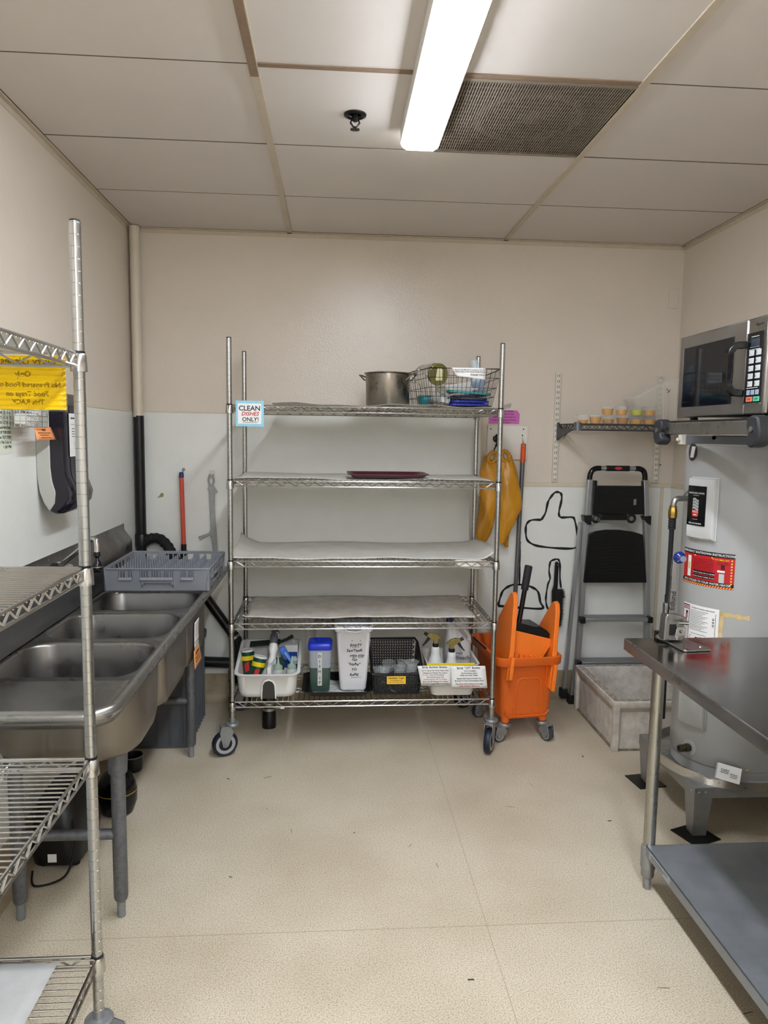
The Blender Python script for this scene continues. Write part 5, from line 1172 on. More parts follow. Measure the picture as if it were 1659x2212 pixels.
# ---------------- folding step ladder ----------------
t = thing('step_ladder', 'folded grey and black aluminium step ladder leaning on the back wall', 'ladder', (1.65, 4.08, 0))
M_alu = mat('aluminium', (.42, .43, .44), .42, .85, noise=.15, nscale=20)
railL = [(1.478, 1.335), (1.470, 1.10), (1.461, .53), (1.452, .27), (1.425, .045)]
railR = [(1.806, 1.335), (1.824, 1.10), (1.860, .53), (1.875, .27), (1.895, .045)]
def rail(pts, w, y0, y1):
    return MB().loft([[(x-w/2, y0, z), (x+w/2, y0, z), (x+w/2, y1, z), (x-w/2, y1, z)] for x, z in pts], cap0=True, cap1=True)
obj('rail', rail(railL, .027, 4.045, 4.085), M_alu, t, bevel=.003); obj('rail', rail(railR, .027, 4.045, 4.085), M_alu, t, bevel=.003)
obj('rear_leg', rail([(1.452, 1.08), (1.43, .70), (1.393, .06)], .020, 4.100, 4.125), M_alu, t, bevel=.002)
obj('rear_leg', rail([(1.842, 1.08), (1.865, .70), (1.925, .06)], .020, 4.100, 4.125), M_alu, t, bevel=.002)
for x, y, z0 in ((1.423, 4.065, 0), (1.897, 4.065, 0), (1.391, 4.112, .02), (1.927, 4.112, .02)): obj('foot', MB().box(x-.021, x+.021, y-.026, y+.024, z0, z0+.055), M_rubber, t, bevel=.005)
pL = [(1.478, 1.335), (1.480, 1.36), (1.490, 1.385), (1.512, 1.398), (1.54, 1.400)]; pR = [(1.806, 1.335), (1.805, 1.36), (1.796, 1.385), (1.775, 1.398), (1.745, 1.400)]
for p in (pL, pR): obj('corner_bend', MB().tube([(a, 4.065, b) for a, b in smoothpath([(x, z) + (0,) for x, z in p], 4) and [(q.x, q.y) for q in smoothpath([(x, z, 0) for x, z in p], 4)]], .0155, 12), M_blackg, t)
obj('top_bar', MB().tube([(1.535, 4.065, 1.400), (1.75, 4.065, 1.400)], .0135, 12), M_alu, t)
obj('hand_grip', MB().tube([(1.572, 4.065, 1.400), (1.708, 4.065, 1.400)], .0165, 14), M_black, t)
obj('badge', MB().lathe([(.022, 0), (.020, .002), (0, .003)], (0, 0, 0), 20, 'y', R=Matrix.Rotation(PI, 3, 'X')).map(lambda p: (1.640+p.x, 4.0485+p.y, 1.401+p.z*.38)), mat('red_badge', 'c8384a', .4), t)
# tool tray (folded) with ring cut-outs
obj('tool_tray', MB().box(1.499, 1.815, 4.050, 4.080, 1.134, 1.300).box(1.552, 1.706, 4.050, 4.080, 1.100, 1.134).box(1.499, 1.52, 4.050, 4.08, 1.295, 1.33).box(1.790, 1.815, 4.050, 4.08, 1.295, 1.33), mat('tray_black', '0b0b0c', .3), t, bevel=.004)
for z in (1.275, 1.243, 1.145): obj('tray_ridge', MB().box(1.53, 1.79, 4.0465, 4.05, z-.002, z+.002), bpy.data.materials['tray_black'], t)
obj('tray_slot', MB().box(1.738, 1.754, 4.0462, 4.049, 1.19, 1.224), M_greyplastic, t)
for x in (1.522, 1.735): obj('tray_ring', MB().tube([(x+.021*math.cos(a*PI/10), 4.058, 1.110+.021*math.sin(a*PI/10)) for a in range(20)], .008, 8, closed=True), bpy.data.materials['tray_black'], t)
for x, s in ((1.465, -1), (1.828, 1)): obj('hinge', MB().prism([(x-.022, 1.128), (x+.026, 1.128), (x+.026, 1.075), (x+.004, 1.075), (x-.016, 1.095)] if s < 0 else [(x+.018, 1.128), (x-.030, 1.124), (x-.012, 1.09), (x+.018, 1.072)], 'y', 4.038, 4.09), M_black, t, bevel=.003)
arcp = [(1.458, .735), (1.474, 1.02), (1.52, 1.036), (1.58, 1.045), (1.66, 1.045), (1.74, 1.035), (1.80, 1.018), (1.835, .735)]
obj('platform_step', MB().prism(arcp, 'y', 4.030, 4.062), mat('step_black', '08090a', .22), t, bevel=.004)
rb = MB()
for i in range(13):
    z = .765+.019*i; rb.tube([(1.485+.30*u/10, 4.0285, z+.010*math.sin(u/10*PI)) for u in range(11)], .0022, 5)
obj('tread_ribs', rb, bpy.data.materials['step_black'], t, kind='stuff')
for z, xa, xb in ((.530, 1.462, 1.858), (.268, 1.452, 1.872)):
    obj('step', MB().box(xa, xb, 4.015, 4.105, z-.024, z-.004), M_alu, t, bevel=.002)
    tr = MB()
    for i in range(6): tr.box(xa+.01, xb-.01, 4.020+.014*i, 4.027+.014*i, z-.004, z)
    obj('step_tread', tr, M_alu, t)
    for x in (xa-.004, xb+.004): obj('step_end', MB().box(x-.014, x+.014, 4.008, 4.060, z-.032, z+.004), M_black, t, bevel=.004)

# ---------------- wall shelf on slotted standards ----------------
for x, lab in ((1.303, 'left'), (1.915, 'right')):
    t = thing('wall_standard', 'white slotted wall standard holding the %s end of the small shelf' % lab, 'bracket rail', (x, 4.175, 1.63))
    obj('channel', MB().box(x-.014, x+.014, 4.163, YB-.0002, 1.312, 1.945), M_whiteframe, t, bevel=.0015)
    sl = MB(); i = 0
    while 1.93-.0318*i > 1.325:
        z = 1.93-.0318*i
        for s in (-1, 1): sl.box(x+s*.0055-.0013, x+s*.0055+.0013, 4.1622, 4.1632, z-.008, z+.006)
        i += 1
    obj('slots', sl, M_dark, t, kind='stuff')
t = thing('wall_shelf', 'small dark grey wire wall shelf holding the sauce cups', 'shelf', (1.62, 4.0, 1.65))
M_epoxy = mat('epoxy_wire', '4b4d4f', .5, .4)
mb = MB()
truss(mb, (1.312, 3.855, 0), (1.925, 3.855, 0), 1.652, .021*2, .0035, .0018, .004, .034); truss(mb, (1.312, 4.15, 0), (1.925, 4.15, 0), 1.652, .042, .0035, .0018, .004, .034)
truss(mb, (1.312, 3.855, 0), (1.312, 4.15, 0), 1.652, .042, .0035, .002, .004, .034); truss(mb, (1.925, 3.855, 0), (1.925, 4.15, 0), 1.652, .042, .0035, .002, .004, .034)
for i in range(7):
    x = 1.335+.095*i; mb.box(x-.0015, x+.0015, 3.8545, 3.8555, 1.62, 1.65)
obj('shelf_frame', mb, M_epoxy, t)
dk = MB()
for i in range(34): x = 1.318+.6*i/33; dk.tube([(x, 3.855, 1.646), (x, 4.15, 1.646)], .0018, 5)
obj('wire_deck', dk, M_epoxy, t, kind='stuff')
obj('corner_post', MB().lathe([(.020, 1.612), (.020, 1.656), (.017, 1.658)], (1.325, 3.862, 0), 20), mat('epoxy_cap', '6f7274', .4, .5), t)
obj('corner_post', MB().lathe([(.020, 1.612), (.020, 1.656), (.017, 1.658)], (1.915, 3.862, 0), 20), bpy.data.materials['epoxy_cap'], t)
for x in (1.309, 1.915): obj('bracket_arm', MB().prism([(4.163, 1.66), (4.163, 1.555), (4.10, 1.575), (3.90, 1.615), (3.90, 1.622), (4.10, 1.625), (4.15, 1.66)], 'x', x-.006, x+.006), M_epoxy, t, bevel=.001)
for y in (4.13, 4.02): obj('zip_tie', MB().tube([(1.309, y-.006, 1.65), (1.320, y, 1.60), (1.300, y, 1.565)], .0022, 6), M_black, t)
# sauce cups
M_sauce = mat('honey_sauce', 'd89a35', .25); M_sauce2 = mat('lime_sauce', 'c3c614', .25); M_sauce3 = mat('amber_sauce', 'b87a22', .25)
def saucecup(x, y, z, lab, m, lv, proto=[None]):
    t = thing('sauce_cup', lab, 'cup', (x, y, z), 'sauce cups on the small wall shelf')
    r, h = .036, .046
    obj('cup_wall', MB().lathe([(r*.74, 0), (r*.97, h*.92), (r*1.06, h*.95), (r*1.06, h), (r*.96, h)], (x, y, z), 24, cap1=False), M_cup, t)
    obj('sauce', MB().lathe([(r*.72, .001), (r*(.72+.24*lv), h*lv), (0, h*lv)], (x, y, z), 24, cap1=False), m, t)
    obj('lid', MB().lathe([(r*1.07, h-.003), (r*1.08, h+.002), (r*.99, h+.003), (r*.95, h), (0, h)], (x, y, z), 24, cap0=False, cap1=False), M_cup, t)
low = [(1.375, 3.93, .45), (1.448, 3.935, .85), (1.524, 3.94, .6), (1.602, 3.935, .8), (1.680, 3.93, .6), (1.758, 3.94, .6)]
ords = ['first', 'second', 'third', 'fourth', 'fifth', 'sixth']
for i, (x, y, lv) in enumerate(low): saucecup(x, y, 1.650, 'lidded cup of honey-coloured sauce, %s from left in the bottom row' % ords[i], M_sauce if i not in (2, 3) else M_sauce3, lv)
for i, (x, m, lv) in enumerate(((1.518, M_sauce, .75), (1.597, M_sauce, .62), (1.684, M_sauce2, .68), (1.757, M_sauce, .62))):
    saucecup(x, 3.94, 1.7005, ('lidded cup of bright lime-yellow sauce in the upper row' if i == 2 else 'lidded cup of honey-coloured sauce, %s from left in the upper row' % ords[i]), m, lv)
t = thing('clear_container', 'clear plastic scoop-fronted container behind the sauce cups beside the microwave', 'container', (1.83, 4.05, 1.65))
cp = [(1.725, 1.653), (1.700, 1.77), (1.680, 1.795), (1.70, 1.80), (1.80, 1.855), (1.86, 1.892), (1.945, 1.905), (1.945, 1.653)]
M_ctr = mat('hazy_clear', 'e6e0d4', .2, alpha=.20)
obj('side_panel', MB().prism(cp, 'y', 4.000, 4.002), M_ctr, t); obj('side_panel', MB().prism(cp, 'y', 4.128, 4.130), M_ctr, t)
obj('front_panel', MB().loft([[(a, y, b) for a, b in cp[:3]] for y in (4.0, 4.13)], closed=False).box(1.725, 1.945, 4.0, 4.13, 1.652, 1.654), M_ctr, t, solid=.0015)
obj('rim', MB().tube([(a, 4.0, b) for a, b in cp[2:7]], .003, 6).tube([(1.868, 4.0, 1.655), (1.858, 4.0, 1.89)], .0018, 6), mat('container_rim', 'efe9dc', .3, alpha=.6), t)
ar_ = MB(); 
for a, b in (((1.875, 1.855), (1.892, 1.838)), ((1.878, 1.834), (1.892, 1.838)), ((1.895, 1.852), (1.892, 1.838))): ar_.tube([(a[0], 3.9985, a[1]), (b[0], 3.9985, b[1])], .0016, 5)
obj('arrow_mark', ar_, M_ink, t)

# ---------------- floor mop basin ----------------
t = thing('mop_basin', 'low white terrazzo mop basin with worn edges on the floor, back right', 'basin', (1.70, 3.70, 0))
bx0, bx1, by0, by1, zt = 1.412, 2.015, 3.395, 3.985, .262
def q_(e, z, r=.006): return rring(bx0+e, bx1-e, by0+e, by1-e, r, z, 2)
obj('basin_body', MB().loft([q_(.020, .001), q_(.020, .20), q_(.004, .225), q_(0, .232), q_(0, zt-.004), q_(.004, zt), q_(.040, zt), q_(.046, zt-.004), q_(.055, .06), q_(.10, .045, .03)], cap1=True), M_conc, t, ang=30)
obj('worn_edge', MB().loft([[(p[0], p[1], zt+.0006) for p in q_(.005, zt)], [(p[0], p[1], zt+.0006) for p in q_(.039, zt)]]), M_concrim, t)
for x, y in ((bx0, by0), (bx0, by1-.03)): obj('corner_pilaster', MB().box(x+.002, x+.034, y+.002, y+.032, .0, .23), M_conc, t, bevel=.003)
obj('caulk', MB().tube([(bx0+.016, by1, .004), (bx0+.014, by0+.014, .004), (1.70, by0+.014, .004), (bx1-.02, by0+.014, .004)], .006, 6), mat('dirty_caulk', '8d8068', .8, noise=.7, nscale=60, col2='4a4132'), t)
o = obj('hose', MB().tube(smoothpath([(1.90, 3.50, .10), (1.94, 3.48, .20), (1.955, 3.47, .30), (1.97, 3.50, .45), (2.0, 3.6, .55)], 6), .009, 8), mat('green_hose', '2f5b45', .5), None, loc=(1.95, 3.5, .2)); tag(o, 'green garden hose end standing in the mop basin', 'hose')

# ---------------- water heater on its stand ----------------
HX, HY, HR = 1.68, 2.84, .225
t = thing('heater_stand', 'galvanised steel stand with tapered legs under the water heater', 'stand', (1.69, 2.86, 0))
sx0, sx1, sy0, sy1 = 1.425, 1.945, 2.610, 3.125
obj('top_plate', MB().box(sx0, sx1, sy0, sy1, .166, .212), M_galv, t, bevel=.002)
for x, y in ((sx0, sy0), (sx1, sy0), (sx0, sy1), (sx1, sy1)):
    ix = 1 if x == sx0 else -1; iy = 1 if y == sy0 else -1
    def rg(w, z, o=.004): return [(x+ix*o, y+iy*o, z), (x+ix*(o+w), y+iy*o, z), (x+ix*(o+w), y+iy*(o+w), z), (x+ix*o, y+iy*(o+w), z)]
    obj('leg', MB().loft([rg(.055, .004, .012), rg(.080, .19, .000)], cap0=True, cap1=True), M_galv, t, bevel=.002)
rv = MB()
for x in (1.447, 1.473): rv.lathe([(.0055, 0), (.004, .003)], (x, sy0-.0005, .190), 10, 'y', R=Matrix.Rotation(PI, 3, 'X'))
rv.lathe([(.0055, 0), (.004, .003)], (sx0, 2.632, .190), 10, 'x', R=Matrix.Rotation(PI, 3, 'Z'))
obj('rivets', rv, M_galv, t)
for nm, x, y, a, lab in (('mat', 1.455, 2.635, 20, 'black square rubber mat under the front left stand leg'), ('mat', 1.448, 3.085, 8, 'black square rubber mat under the back left stand leg'), ('mat', 1.905, 2.645, 0, 'black square rubber mat under the front right stand leg'), ('mat', 1.905, 3.09, 0, 'black square rubber mat under the back right stand leg')):
    k = .066; o = obj('rubber_mat', MB().cbox((x, y, .002), (k*2, k*2, .004), rotm(0, 0, a)), M_black, None, loc=(x, y, 0)); tag(o, lab, 'mat')
t = thing('drip_pan', 'round aluminium drip pan with a dented lip under the water heater', 'pan', (HX-.015, HY+.005, .213))
pc = (HX-.012, HY+.004, .2125)
S = 64; rings = []
for r, z in ((.255, 0), (.272, .002), (.276, .038), (.284, .040), (.284, .034), (.281, .034), (.281, .0), (.25, .0015)):
    pass
prof = [(.0, .001), (.268, .001), (.274, .006), (.277, .040), (.281, .043), (.286, .041), (.286, .036), (.281, .036), (.279, .0), (.268, -.0003)]
mbp = MB().lathe(prof, pc, S, cap0=False, cap1=False)
def dent(p):
    a = math.degrees(math.atan2(p.y-pc[1], p.x-pc[0])); r = math.hypot(p.x-pc[0], p.y-pc[1])
    if r > .25 and p.z > .225:
        d = math.exp(-((a+127)/4.5)**2); return (p.x+(pc[0]-p.x)*.06*d, p.y+(pc[1]-p.y)*.06*d, p.z-.018*d)
    return p
mbp.map(dent)
obj('pan', mbp, mat('pan_aluminium', (.55, .54, .52), .3, 1, rnoise=.1, nscale=12), t, ang=50)
t = thing('water_heater', 'tall light grey cylindrical electric water heater, right side', 'water heater', (HX, HY, .235))
zb, zt_ = .2145, 1.553
obj('tank', MB().lathe([(HR-.006, zb), (HR-.006, zb+.045), (HR-.002, zb+.048), (HR, zb+.052), (HR, zt_-.02), (HR-.004, zt_-.004), (HR-.03, zt_), (0, zt_)], (HX, HY, 0), 72, cap1=False), M_heater, t, ang=40)
def HC(r, deg, z): a = math.radians(deg); return (HX+r*math.cos(a), HY+r*math.sin(a), z)
# panels bulging from the tank
def bulge(a0, a1, z0, z1, d, m, nm, par):
    rings = []
    for (e, dd) in ((0, .0), (0, .004), (.6, .0045), (1.2, d*.8), (2.2, d)):
        ee = e; w = ee*.0045; dz = w; da = math.degrees(w/HR)
        ring = []
        A0, A1, Z0, Z1 = a0+da, a1-da, z0+dz, z1-dz
        n = 6
        for i in range(n): ring.append(HC(HR+dd, A0+(A1-A0)*i/n, Z0))
        for i in range(n): ring.append(HC(HR+dd, A1, Z0+(Z1-Z0)*i/n))
        for i in range(n): ring.append(HC(HR+dd, A1+(A0-A1)*i/n, Z1))
        for i in range(n): ring.append(HC(HR+dd, A0, Z1+(Z0-Z1)*i/n))
        rings.append(ring)
    return obj(nm, MB().loft(rings, cap1=True), m, par, ang=50)
M_cover = mat('cover_white', 'cfd0ce', .35)
up = bulge(-175.5, -142.5, 1.176, 1.425, .024, M_cover, 'element_cover', t)
lo = bulge(-173, -141, .405, .66, .020, M_heater, 'element_cover', t)
def patch(a0, a1, z0, z1, off, m, nm, par, n=10, slant=0.):
    return obj(nm, MB().grid(lambda u, v: HC(HR+off, a0+(a1-a0)*u, z0+(z1-z0)*v+slant*u), n, 2), m, par)
def cf(ac, off, zc): # text on the tank: u runs to the viewer's right (angle increases towards -90)
    return lambda x, y: HC(HR+off, ac+math.degrees(x/(HR+off)), zc+y)
patch(-173.0, -151.5, 1.232, 1.390, .0252, M_blackg, 'brand_plate', up)
f = cf(-162.4, .0258, 1.311)
obj('lettering', text([('BRADFORD WHITE', .0092, 0, .050), ('CORPORATION', .0042, 0, .041), ('Built to be the Best', .0082, .0, -.070), ('CONTRACTORS', .0034, 0, -.054)], (0, 0, 0), (1, 0, 0), (0, 1, 0), fn=f), M_paper, up, smooth=False)
mbf = MB()
for k in range(4): mbf.grid(lambda u, v: f(-.015+.030*u, .028-.0115*k-.0095*v+.004*math.sin(u*5.2)+(.0)), 8, 1)
obj('flag_emblem', mbf, mat('flag_grey', 'a9aaa8', .5), up)
obj('red_emblem', MB().grid(lambda u, v: f((-.016+.032*u)*(1-.25*abs(2*v-1)**3), -.044+.028*v), 8, 6), bpy.data.materials['red_emblem'], up)
f2 = cf(-162.4, .0264, 1.311)
obj('lettering', text([('PHCC', .0115, 0, -.0235), ('AIDE', .0085, 0, -.036)], (0, 0, 0), (1, 0, 0), (0, 1, 0), fn=f2), M_paper, up, smooth=False)
obj('screw', MB().lathe([(.004, 0), (.004, .002)], HC(HR+.005, -159, 1.412), 8, 'x', R=Matrix.Rotation(math.radians(-159), 3, 'Z')), M_galv, up)
# round dark emblem at the top
obj('round_emblem', MB().grid(lambda u, v: HC(HR+.0008, 180+(-9+18*u)*math.sqrt(max(0, 1-(2*v-1)**2)), 1.485+.075*v), 10, 12), mat('emblem_dark', '22262b', .4), t)
obj('emblem_bars', MB().grid(lambda u, v: HC(HR+.0014, 176+7*u+3*v, 1.50+.045*v), 3, 6), M_paper, t)
# red emergency sticker
M_red = mat('red_sticker', 'b61f26', .4)
a0, a1 = -184.0, -123.5
sk = thing('sticker', 'red EMERGENCY SHUTDOWN INSTRUCTIONS sticker on the front of the water heater', 'sticker', HC(HR+.001, -153, 1.06))
patch(a0, a1, .992, 1.132, .0008, M_red, 'sheet', sk, 24)
patch(a0, a1, 1.114, 1.132, .0014, M_black, 'black_band', sk, 24); patch(a0, a1, 1.000, 1.014, .0014, M_black, 'black_band', sk, 24)
f = cf(-153.2, .002, 1.06); Wd = .236
obj('lettering', text([('EMERGENCY SHUTDOWN INSTRUCTIONS', .0124, .0, .063), ('APPLY STICKER TO YOUR WATER HEATER', .0112, .0, -.0535)], (0, 0, 0), (1, 0, 0), (0, 1, 0), fn=f), M_paper, sk, smooth=False)
obj('lettering', text([('IF YOU SMELL GAS:', .0075, .066, .045)], (0, 0, 0), (1, 0, 0), (0, 1, 0), fn=f), M_yel, sk, smooth=False)
st = MB()
for i in range(22):
    u = -.112+.0106*i; st.add([f(u, -.0665), f(u+.005, -.0665), f(u+.009, -.0605), f(u+.004, -.0605)], [(0, 1, 2, 3)])
for i in range(9):
    v = -.05+.0115*i; st.add([f(.104, v), f(.110, v+.001), f(.110, v+.007), f(.104, v+.006)], [(0, 1, 2, 3)]); st.add([f(-.122, v), f(-.116, v+.001), f(-.116, v+.007), f(-.122, v+.006)], [(0, 1, 2, 3)])
st.add([f(-.05, .048), f(.035, .048), f(.035, .052), f(-.05, .052)], [(0, 1, 2, 3)])
obj('hazard_stripes', st, mat('sticker_yellow', 'f0b93a', .4), sk, smooth=False)
obj('print_lines', bars([(-.055, .038, .040-.006*i, .0018) for i in range(9)]+[(.05, .098, .034, .002), (.05, .098, .028, .002)], (0, 0, 0), (1, 0, 0), (0, 1, 0), fn=f, seed=9), mat('dark_red_print', '5e1014', .5), sk, smooth=False)
bb = MB(); 
for v in (-.022, -.038): bb.grid(lambda u, w_: f(-.052+.098*u, v+.012*w_), 10, 1)
obj('number_bars', bb, M_black, sk)
f3 = cf(-153.2, .0026, 1.06)
obj('lettering', text([('241-5014  718-5002  541-1114  542-9053', .0058, -.003, -.017), ('718-5002  541-5014  718-8802  541-5014', .0058, -.003, -.033)], (0, 0, 0), (1, 0, 0), (0, 1, 0), fn=f3), M_paper, sk, smooth=False)
obj('tank_picture', MB().grid(lambda u, v: f3(-.086+.020*u, -.040+.085*v), 3, 4), M_paper, sk)
obj('tank_picture_mark', MB().grid(lambda u, v: f3(-.081+.010*u, -.010+.028*v), 2, 2).map(lambda p: p+(p-Vector((HX, HY, p.z))).normalized()*.0005), M_yel, sk)
obj('cabinet_picture', MB().grid(lambda u, v: f3(.062+.020*u, -.045+.036*v), 3, 2), mat('picture_grey', 'b9bcbc', .5), sk)
obj('picture_label', MB().grid(lambda u, v: f3(.055+.028*u, -.004+.008*v), 3, 1), M_paper, sk)
obj('gas_picture', MB().grid(lambda u, v: f3(.068+.014*u, .008+.018*v), 3, 2), mat('picture_darkred', '4d0d10', .5), sk)
# white rating plate
sk = thing('label', 'white rating label with a DANGER panel low on the water heater', 'label', HC(HR+.001, -157, .83))
patch(-178.5, -135.0, .745, .908, .0008, M_paper, 'sheet', sk, 20)
f = cf(-157, .0016, .827)
bd = MB()
for (u0, u1, v0, v1) in ((-.083, -.081, -.078, .074), (-.048, -.045, -.078, .074), (-.083, -.045, .071, .075), (.074, .0755, -.05, .060), (-.036, -.0345, -.08, -.045), (-.036, .07, -.047, -.0455)): bd.grid(lambda u, v: f(u0+(u1-u0)*u, v0+(v1-v0)*v), 2, 1)
bd.grid(lambda u, v: f(-.066+.012*u, .035+.014*v), 2, 1); bd.grid(lambda u, v: f(-.008+.02*u, -.056+.007*v), 2, 1)
for i in range(7): bd.grid(lambda u, v: f(.062+.008*u, .040-.006*i+(.0015+.002*(i % 2))*v), 1, 1)
obj('frame_lines', bd, M_ink, sk)
obj('danger_bar', MB().grid(lambda u, v: f(-.080+.031*u, .056+.012*v), 3, 1), M_red, sk)
obj('danger_picture', MB().grid(lambda u, v: f(-.068+.014*u, .012+.022*v+.006*u), 3, 2), mat('pinkish_print', 'a86a78', .6), sk)
f2 = cf(-157, .0022, .827)
obj('lettering', text([('DANGER', .0085, -.0645, .062)], (0, 0, 0), (1, 0, 0), (0, 1, 0), fn=f2), M_paper, sk, smooth=False)
obj('lettering', text([('AUTOMATIC STORAGE WATER HEATER', .0058, .018, .068)], (0, 0, 0), (1, 0, 0), (0, 1, 0), fn=f2), M_ink, sk, smooth=False)
obj('print_lines', bars([(-.040, .045-.012*(i % 3), .058-.0065*i, .0018) for i in range(13)]+[(-.078, -.050, .004-.006*i, .0018) for i in range(13)]+[(-.03, .04, -.036, .0018)], (0, 0, 0), (1, 0, 0), (0, 1, 0), fn=f2, seed=12), M_ink, sk, smooth=False)
obj('seal', MB().tube([f2(.006+.006*math.cos(i*PI/6), -.068+.006*math.sin(i*PI/6)) for i in range(12)], .0006, 4, closed=True), M_ink, sk)
# tape scraps
M_tape = mat('old_tape', 'cdb588', .6, noise=.6, nscale=30, col2='a58a3a')
sk = thing('tape', 'torn yellow and brown tape remains on the water heater beside the label', 'tape', HC(HR+.001, -125, .86))
obj('strip', MB().grid(lambda u, v: HC(HR+.001, -134.5+27*u, .893-.006*u+(.018-.006*math.sin(u*17))*(v-.5)), 24, 2), M_tape, sk)
obj('strip', MB().grid(lambda u, v: HC(HR+.001, -134.6+3.8*u+.5*math.sin(v*9), .745+.15*v), 3, 12), M_tape, sk)
# drain valve, box, small letters
obj('valve_plate', MB().lathe([(.033, 0), (.031, .003), (0, .004)], HC(HR-.001, -158, .310), 24, 'x', R=Matrix.Rotation(math.radians(-158), 3, 'Z')), M_heater, t)
obj('drain_valve', MB().lathe([(.016, 0), (.017, .018), (.012, .020), (.012, .030), (.015, .032), (.015, .050), (.010, .050), (.010, .044), (0, .044)], HC(HR, -158, .312), 16, 'x', R=Matrix.Rotation(math.radians(-166), 3, 'Z')), mat('old_brass', '4e4636', .4, .7), t)
obj('embossed_marks', MB().lathe([(.008, 0), (.006, .002)], HC(HR, -99.5, .272), 10, 'x', R=Matrix.Rotation(math.radians(-99), 3, 'Z')), mat('tan_plug', '9b8a70', .6), t)
o = obj('small_carton', MB().cbox((1.553, 2.600, .273), (.085, .045, .060), rotm(-24, 8, -26)), M_paper, None, bevel=.0015, loc=(1.553, 2.60, .27)); tag(o, 'small white carton with drawings tucked between the drip pan and heater', 'box')
Rr = rotm(-24, 8, -26); cc = Vector((1.553, 2.600, .273))
bxm = bars([(-.03, .0, .010-.006*i, .003) for i in range(3)]+[(.005, .03, -.006*i, .0025) for i in range(3)], cc+Rr @ Vector((0, -.0232, 0)), Rr @ Vector((1, 0, 0)), Rr @ Vector((0, 0, 1)), seed=4)
oc = bpy.data.objects['small_carton']; obj('print_lines', bxm, M_ink, oc, smooth=False)
# relief pipe on the left of the tank
t = thing('relief_pipe', 'relief valve pipe with a brass nut and black hose left of the heater', 'pipe', (1.39, 2.85, 1.3))
obj('elbow', MB().tube(smoothpath([(1.462, 2.85, 1.332), (1.43, 2.85, 1.332), (1.405, 2.85, 1.330), (1.393, 2.85, 1.315), (1.392, 2.85, 1.295)], 5), .0115, 12), M_steel, t)
obj('lever', MB().tube([(1.462, 2.85, 1.372), (1.434, 2.85, 1.345)], .0045, 8), M_steel, t)
obj('nut', MB().lathe([(.017, 1.252), (.0185, 1.256), (.0185, 1.285), (.016, 1.290), (.016, 1.300), (.013, 1.302)], (1.391, 2.85, 0), 8), mat('brass', '8c7235', .35, .9), t)
obj('hose_sleeve', MB().lathe([(.0135+(.0022 if i % 2 else 0), 1.255-.0055*i) for i in range(10)], (1.391, 2.85, 0), 14), M_rubber, t)
obj('tube', MB().tube([(1.391, 2.85, 1.21), (1.390, 2.85, .92)], .0095, 12).tube([(1.390, 2.85, .93), (1.395, 2.85, .40)], .012, 12), M_rubber, t)

# ---------------- shelf with the microwave ----------------
t = thing('microwave_shelf', 'stainless shelf with black corner bumpers under the microwave', 'shelf', (1.6, 2.33, 1.6))
obj('front_beam', MB().box(1.214, 1.240, 2.00, 2.60, 1.590, 1.632), M_steel, t, bevel=.003)
obj('back_beam', MB().box(1.985, 2.010, 2.00, 2.60, 1.590, 1.632), M_steel, t, bevel=.003)
obj('deck', MB().box(1.235, 2.0, 1.985, 2.625, 1.622, 1.640), M_black, t, bevel=.004)
bp_ = [(1.642, .012), (1.646, .040), (1.638, .066), (1.610, .066), (1.596, .054), (1.590, .058), (1.578, .070), (1.562, .066), (1.552, .044), (1.556, .020), (1.576, .004), (1.600, 0)]
for yy, s in ((2.580, 1), (2.032, -1)):
    for x0_ in (1.196, 1.985):
        obj('bumper', MB().prism([(yy+s*(.066-b), a) for a, b in bp_], 'x', x0_, x0_+.042), mat('bumper_black', '222326', .5) if 'bumper_black' not in bpy.data.materials else bpy.data.materials['bumper_black'], t, bevel=.006)
        obj('bumper_bolt', MB().lathe([(.009, 0), (.009, .003), (.004, .005)], (x0_-.0005, yy+s*.03, 1.605), 12, 'x', R=Matrix.Rotation(PI, 3, 'Z')), M_steel, t)
t = thing('strut_bracket', 'speckled galvanised support rail bolted under the microwave shelf', 'bracket', (1.41, 2.4, 1.57))
obj('rail', MB().box(1.392, 1.420, 1.98, 2.80, 1.557, 1.588), mat('hammered_grey', '7b8187', .5, .5, noise=.4, nscale=120), t, bevel=.002)
for y in (2.05, 2.55): obj('cross_arm', MB().box(1.392, 2.022, y, y+.03, 1.572, 1.5895), bpy.data.materials['hammered_grey'], t, bevel=.002)
obj('end_plate', MB().box(1.372, 1.392, 2.775, 2.80, 1.553, 1.592).lathe([(.007, 0), (.007, .012), (.004, .014)], (1.372, 2.785, 1.572), 10, 'x', R=Matrix.Rotation(PI, 3, 'Z')), M_whiteframe, t, bevel=.001)
t = thing('microwave', 'stainless steel commercial microwave with a black window and black handle', 'microwave', (1.52, 2.38, 1.645))
my0, my1, mz0, mz1 = 2.105, 2.655, 1.652, 1.948
obj('case', MB().box(1.305, 1.735, my0+.004, my1-.004, mz0+.004, mz1-.003), mat('case_dark', '1a1a1c', .4), t, bevel=.006)
dr = obj('door', MB().box(1.289, 1.307, 2.2125, my1, mz0, mz1), M_tableedge, t, bevel=.005)
obj('window', MB().box(1.2875, 1.290, 2.284, 2.616, 1.690, 1.905), M_glassdark, dr, bevel=.001)
obj('window_trim', MB().box(1.2865, 1.290, 2.616, 2.6205, 1.688, 1.905), M_chrome, dr)
hd = [(1.300, 2.222, 1.872), (1.262, 2.228, 1.870), (1.250, 2.236, 1.858), (1.246, 2.240, 1.84), (1.246, 2.240, 1.755), (1.250, 2.237, 1.735), (1.262, 2.230, 1.722), (1.300, 2.226, 1.718)]
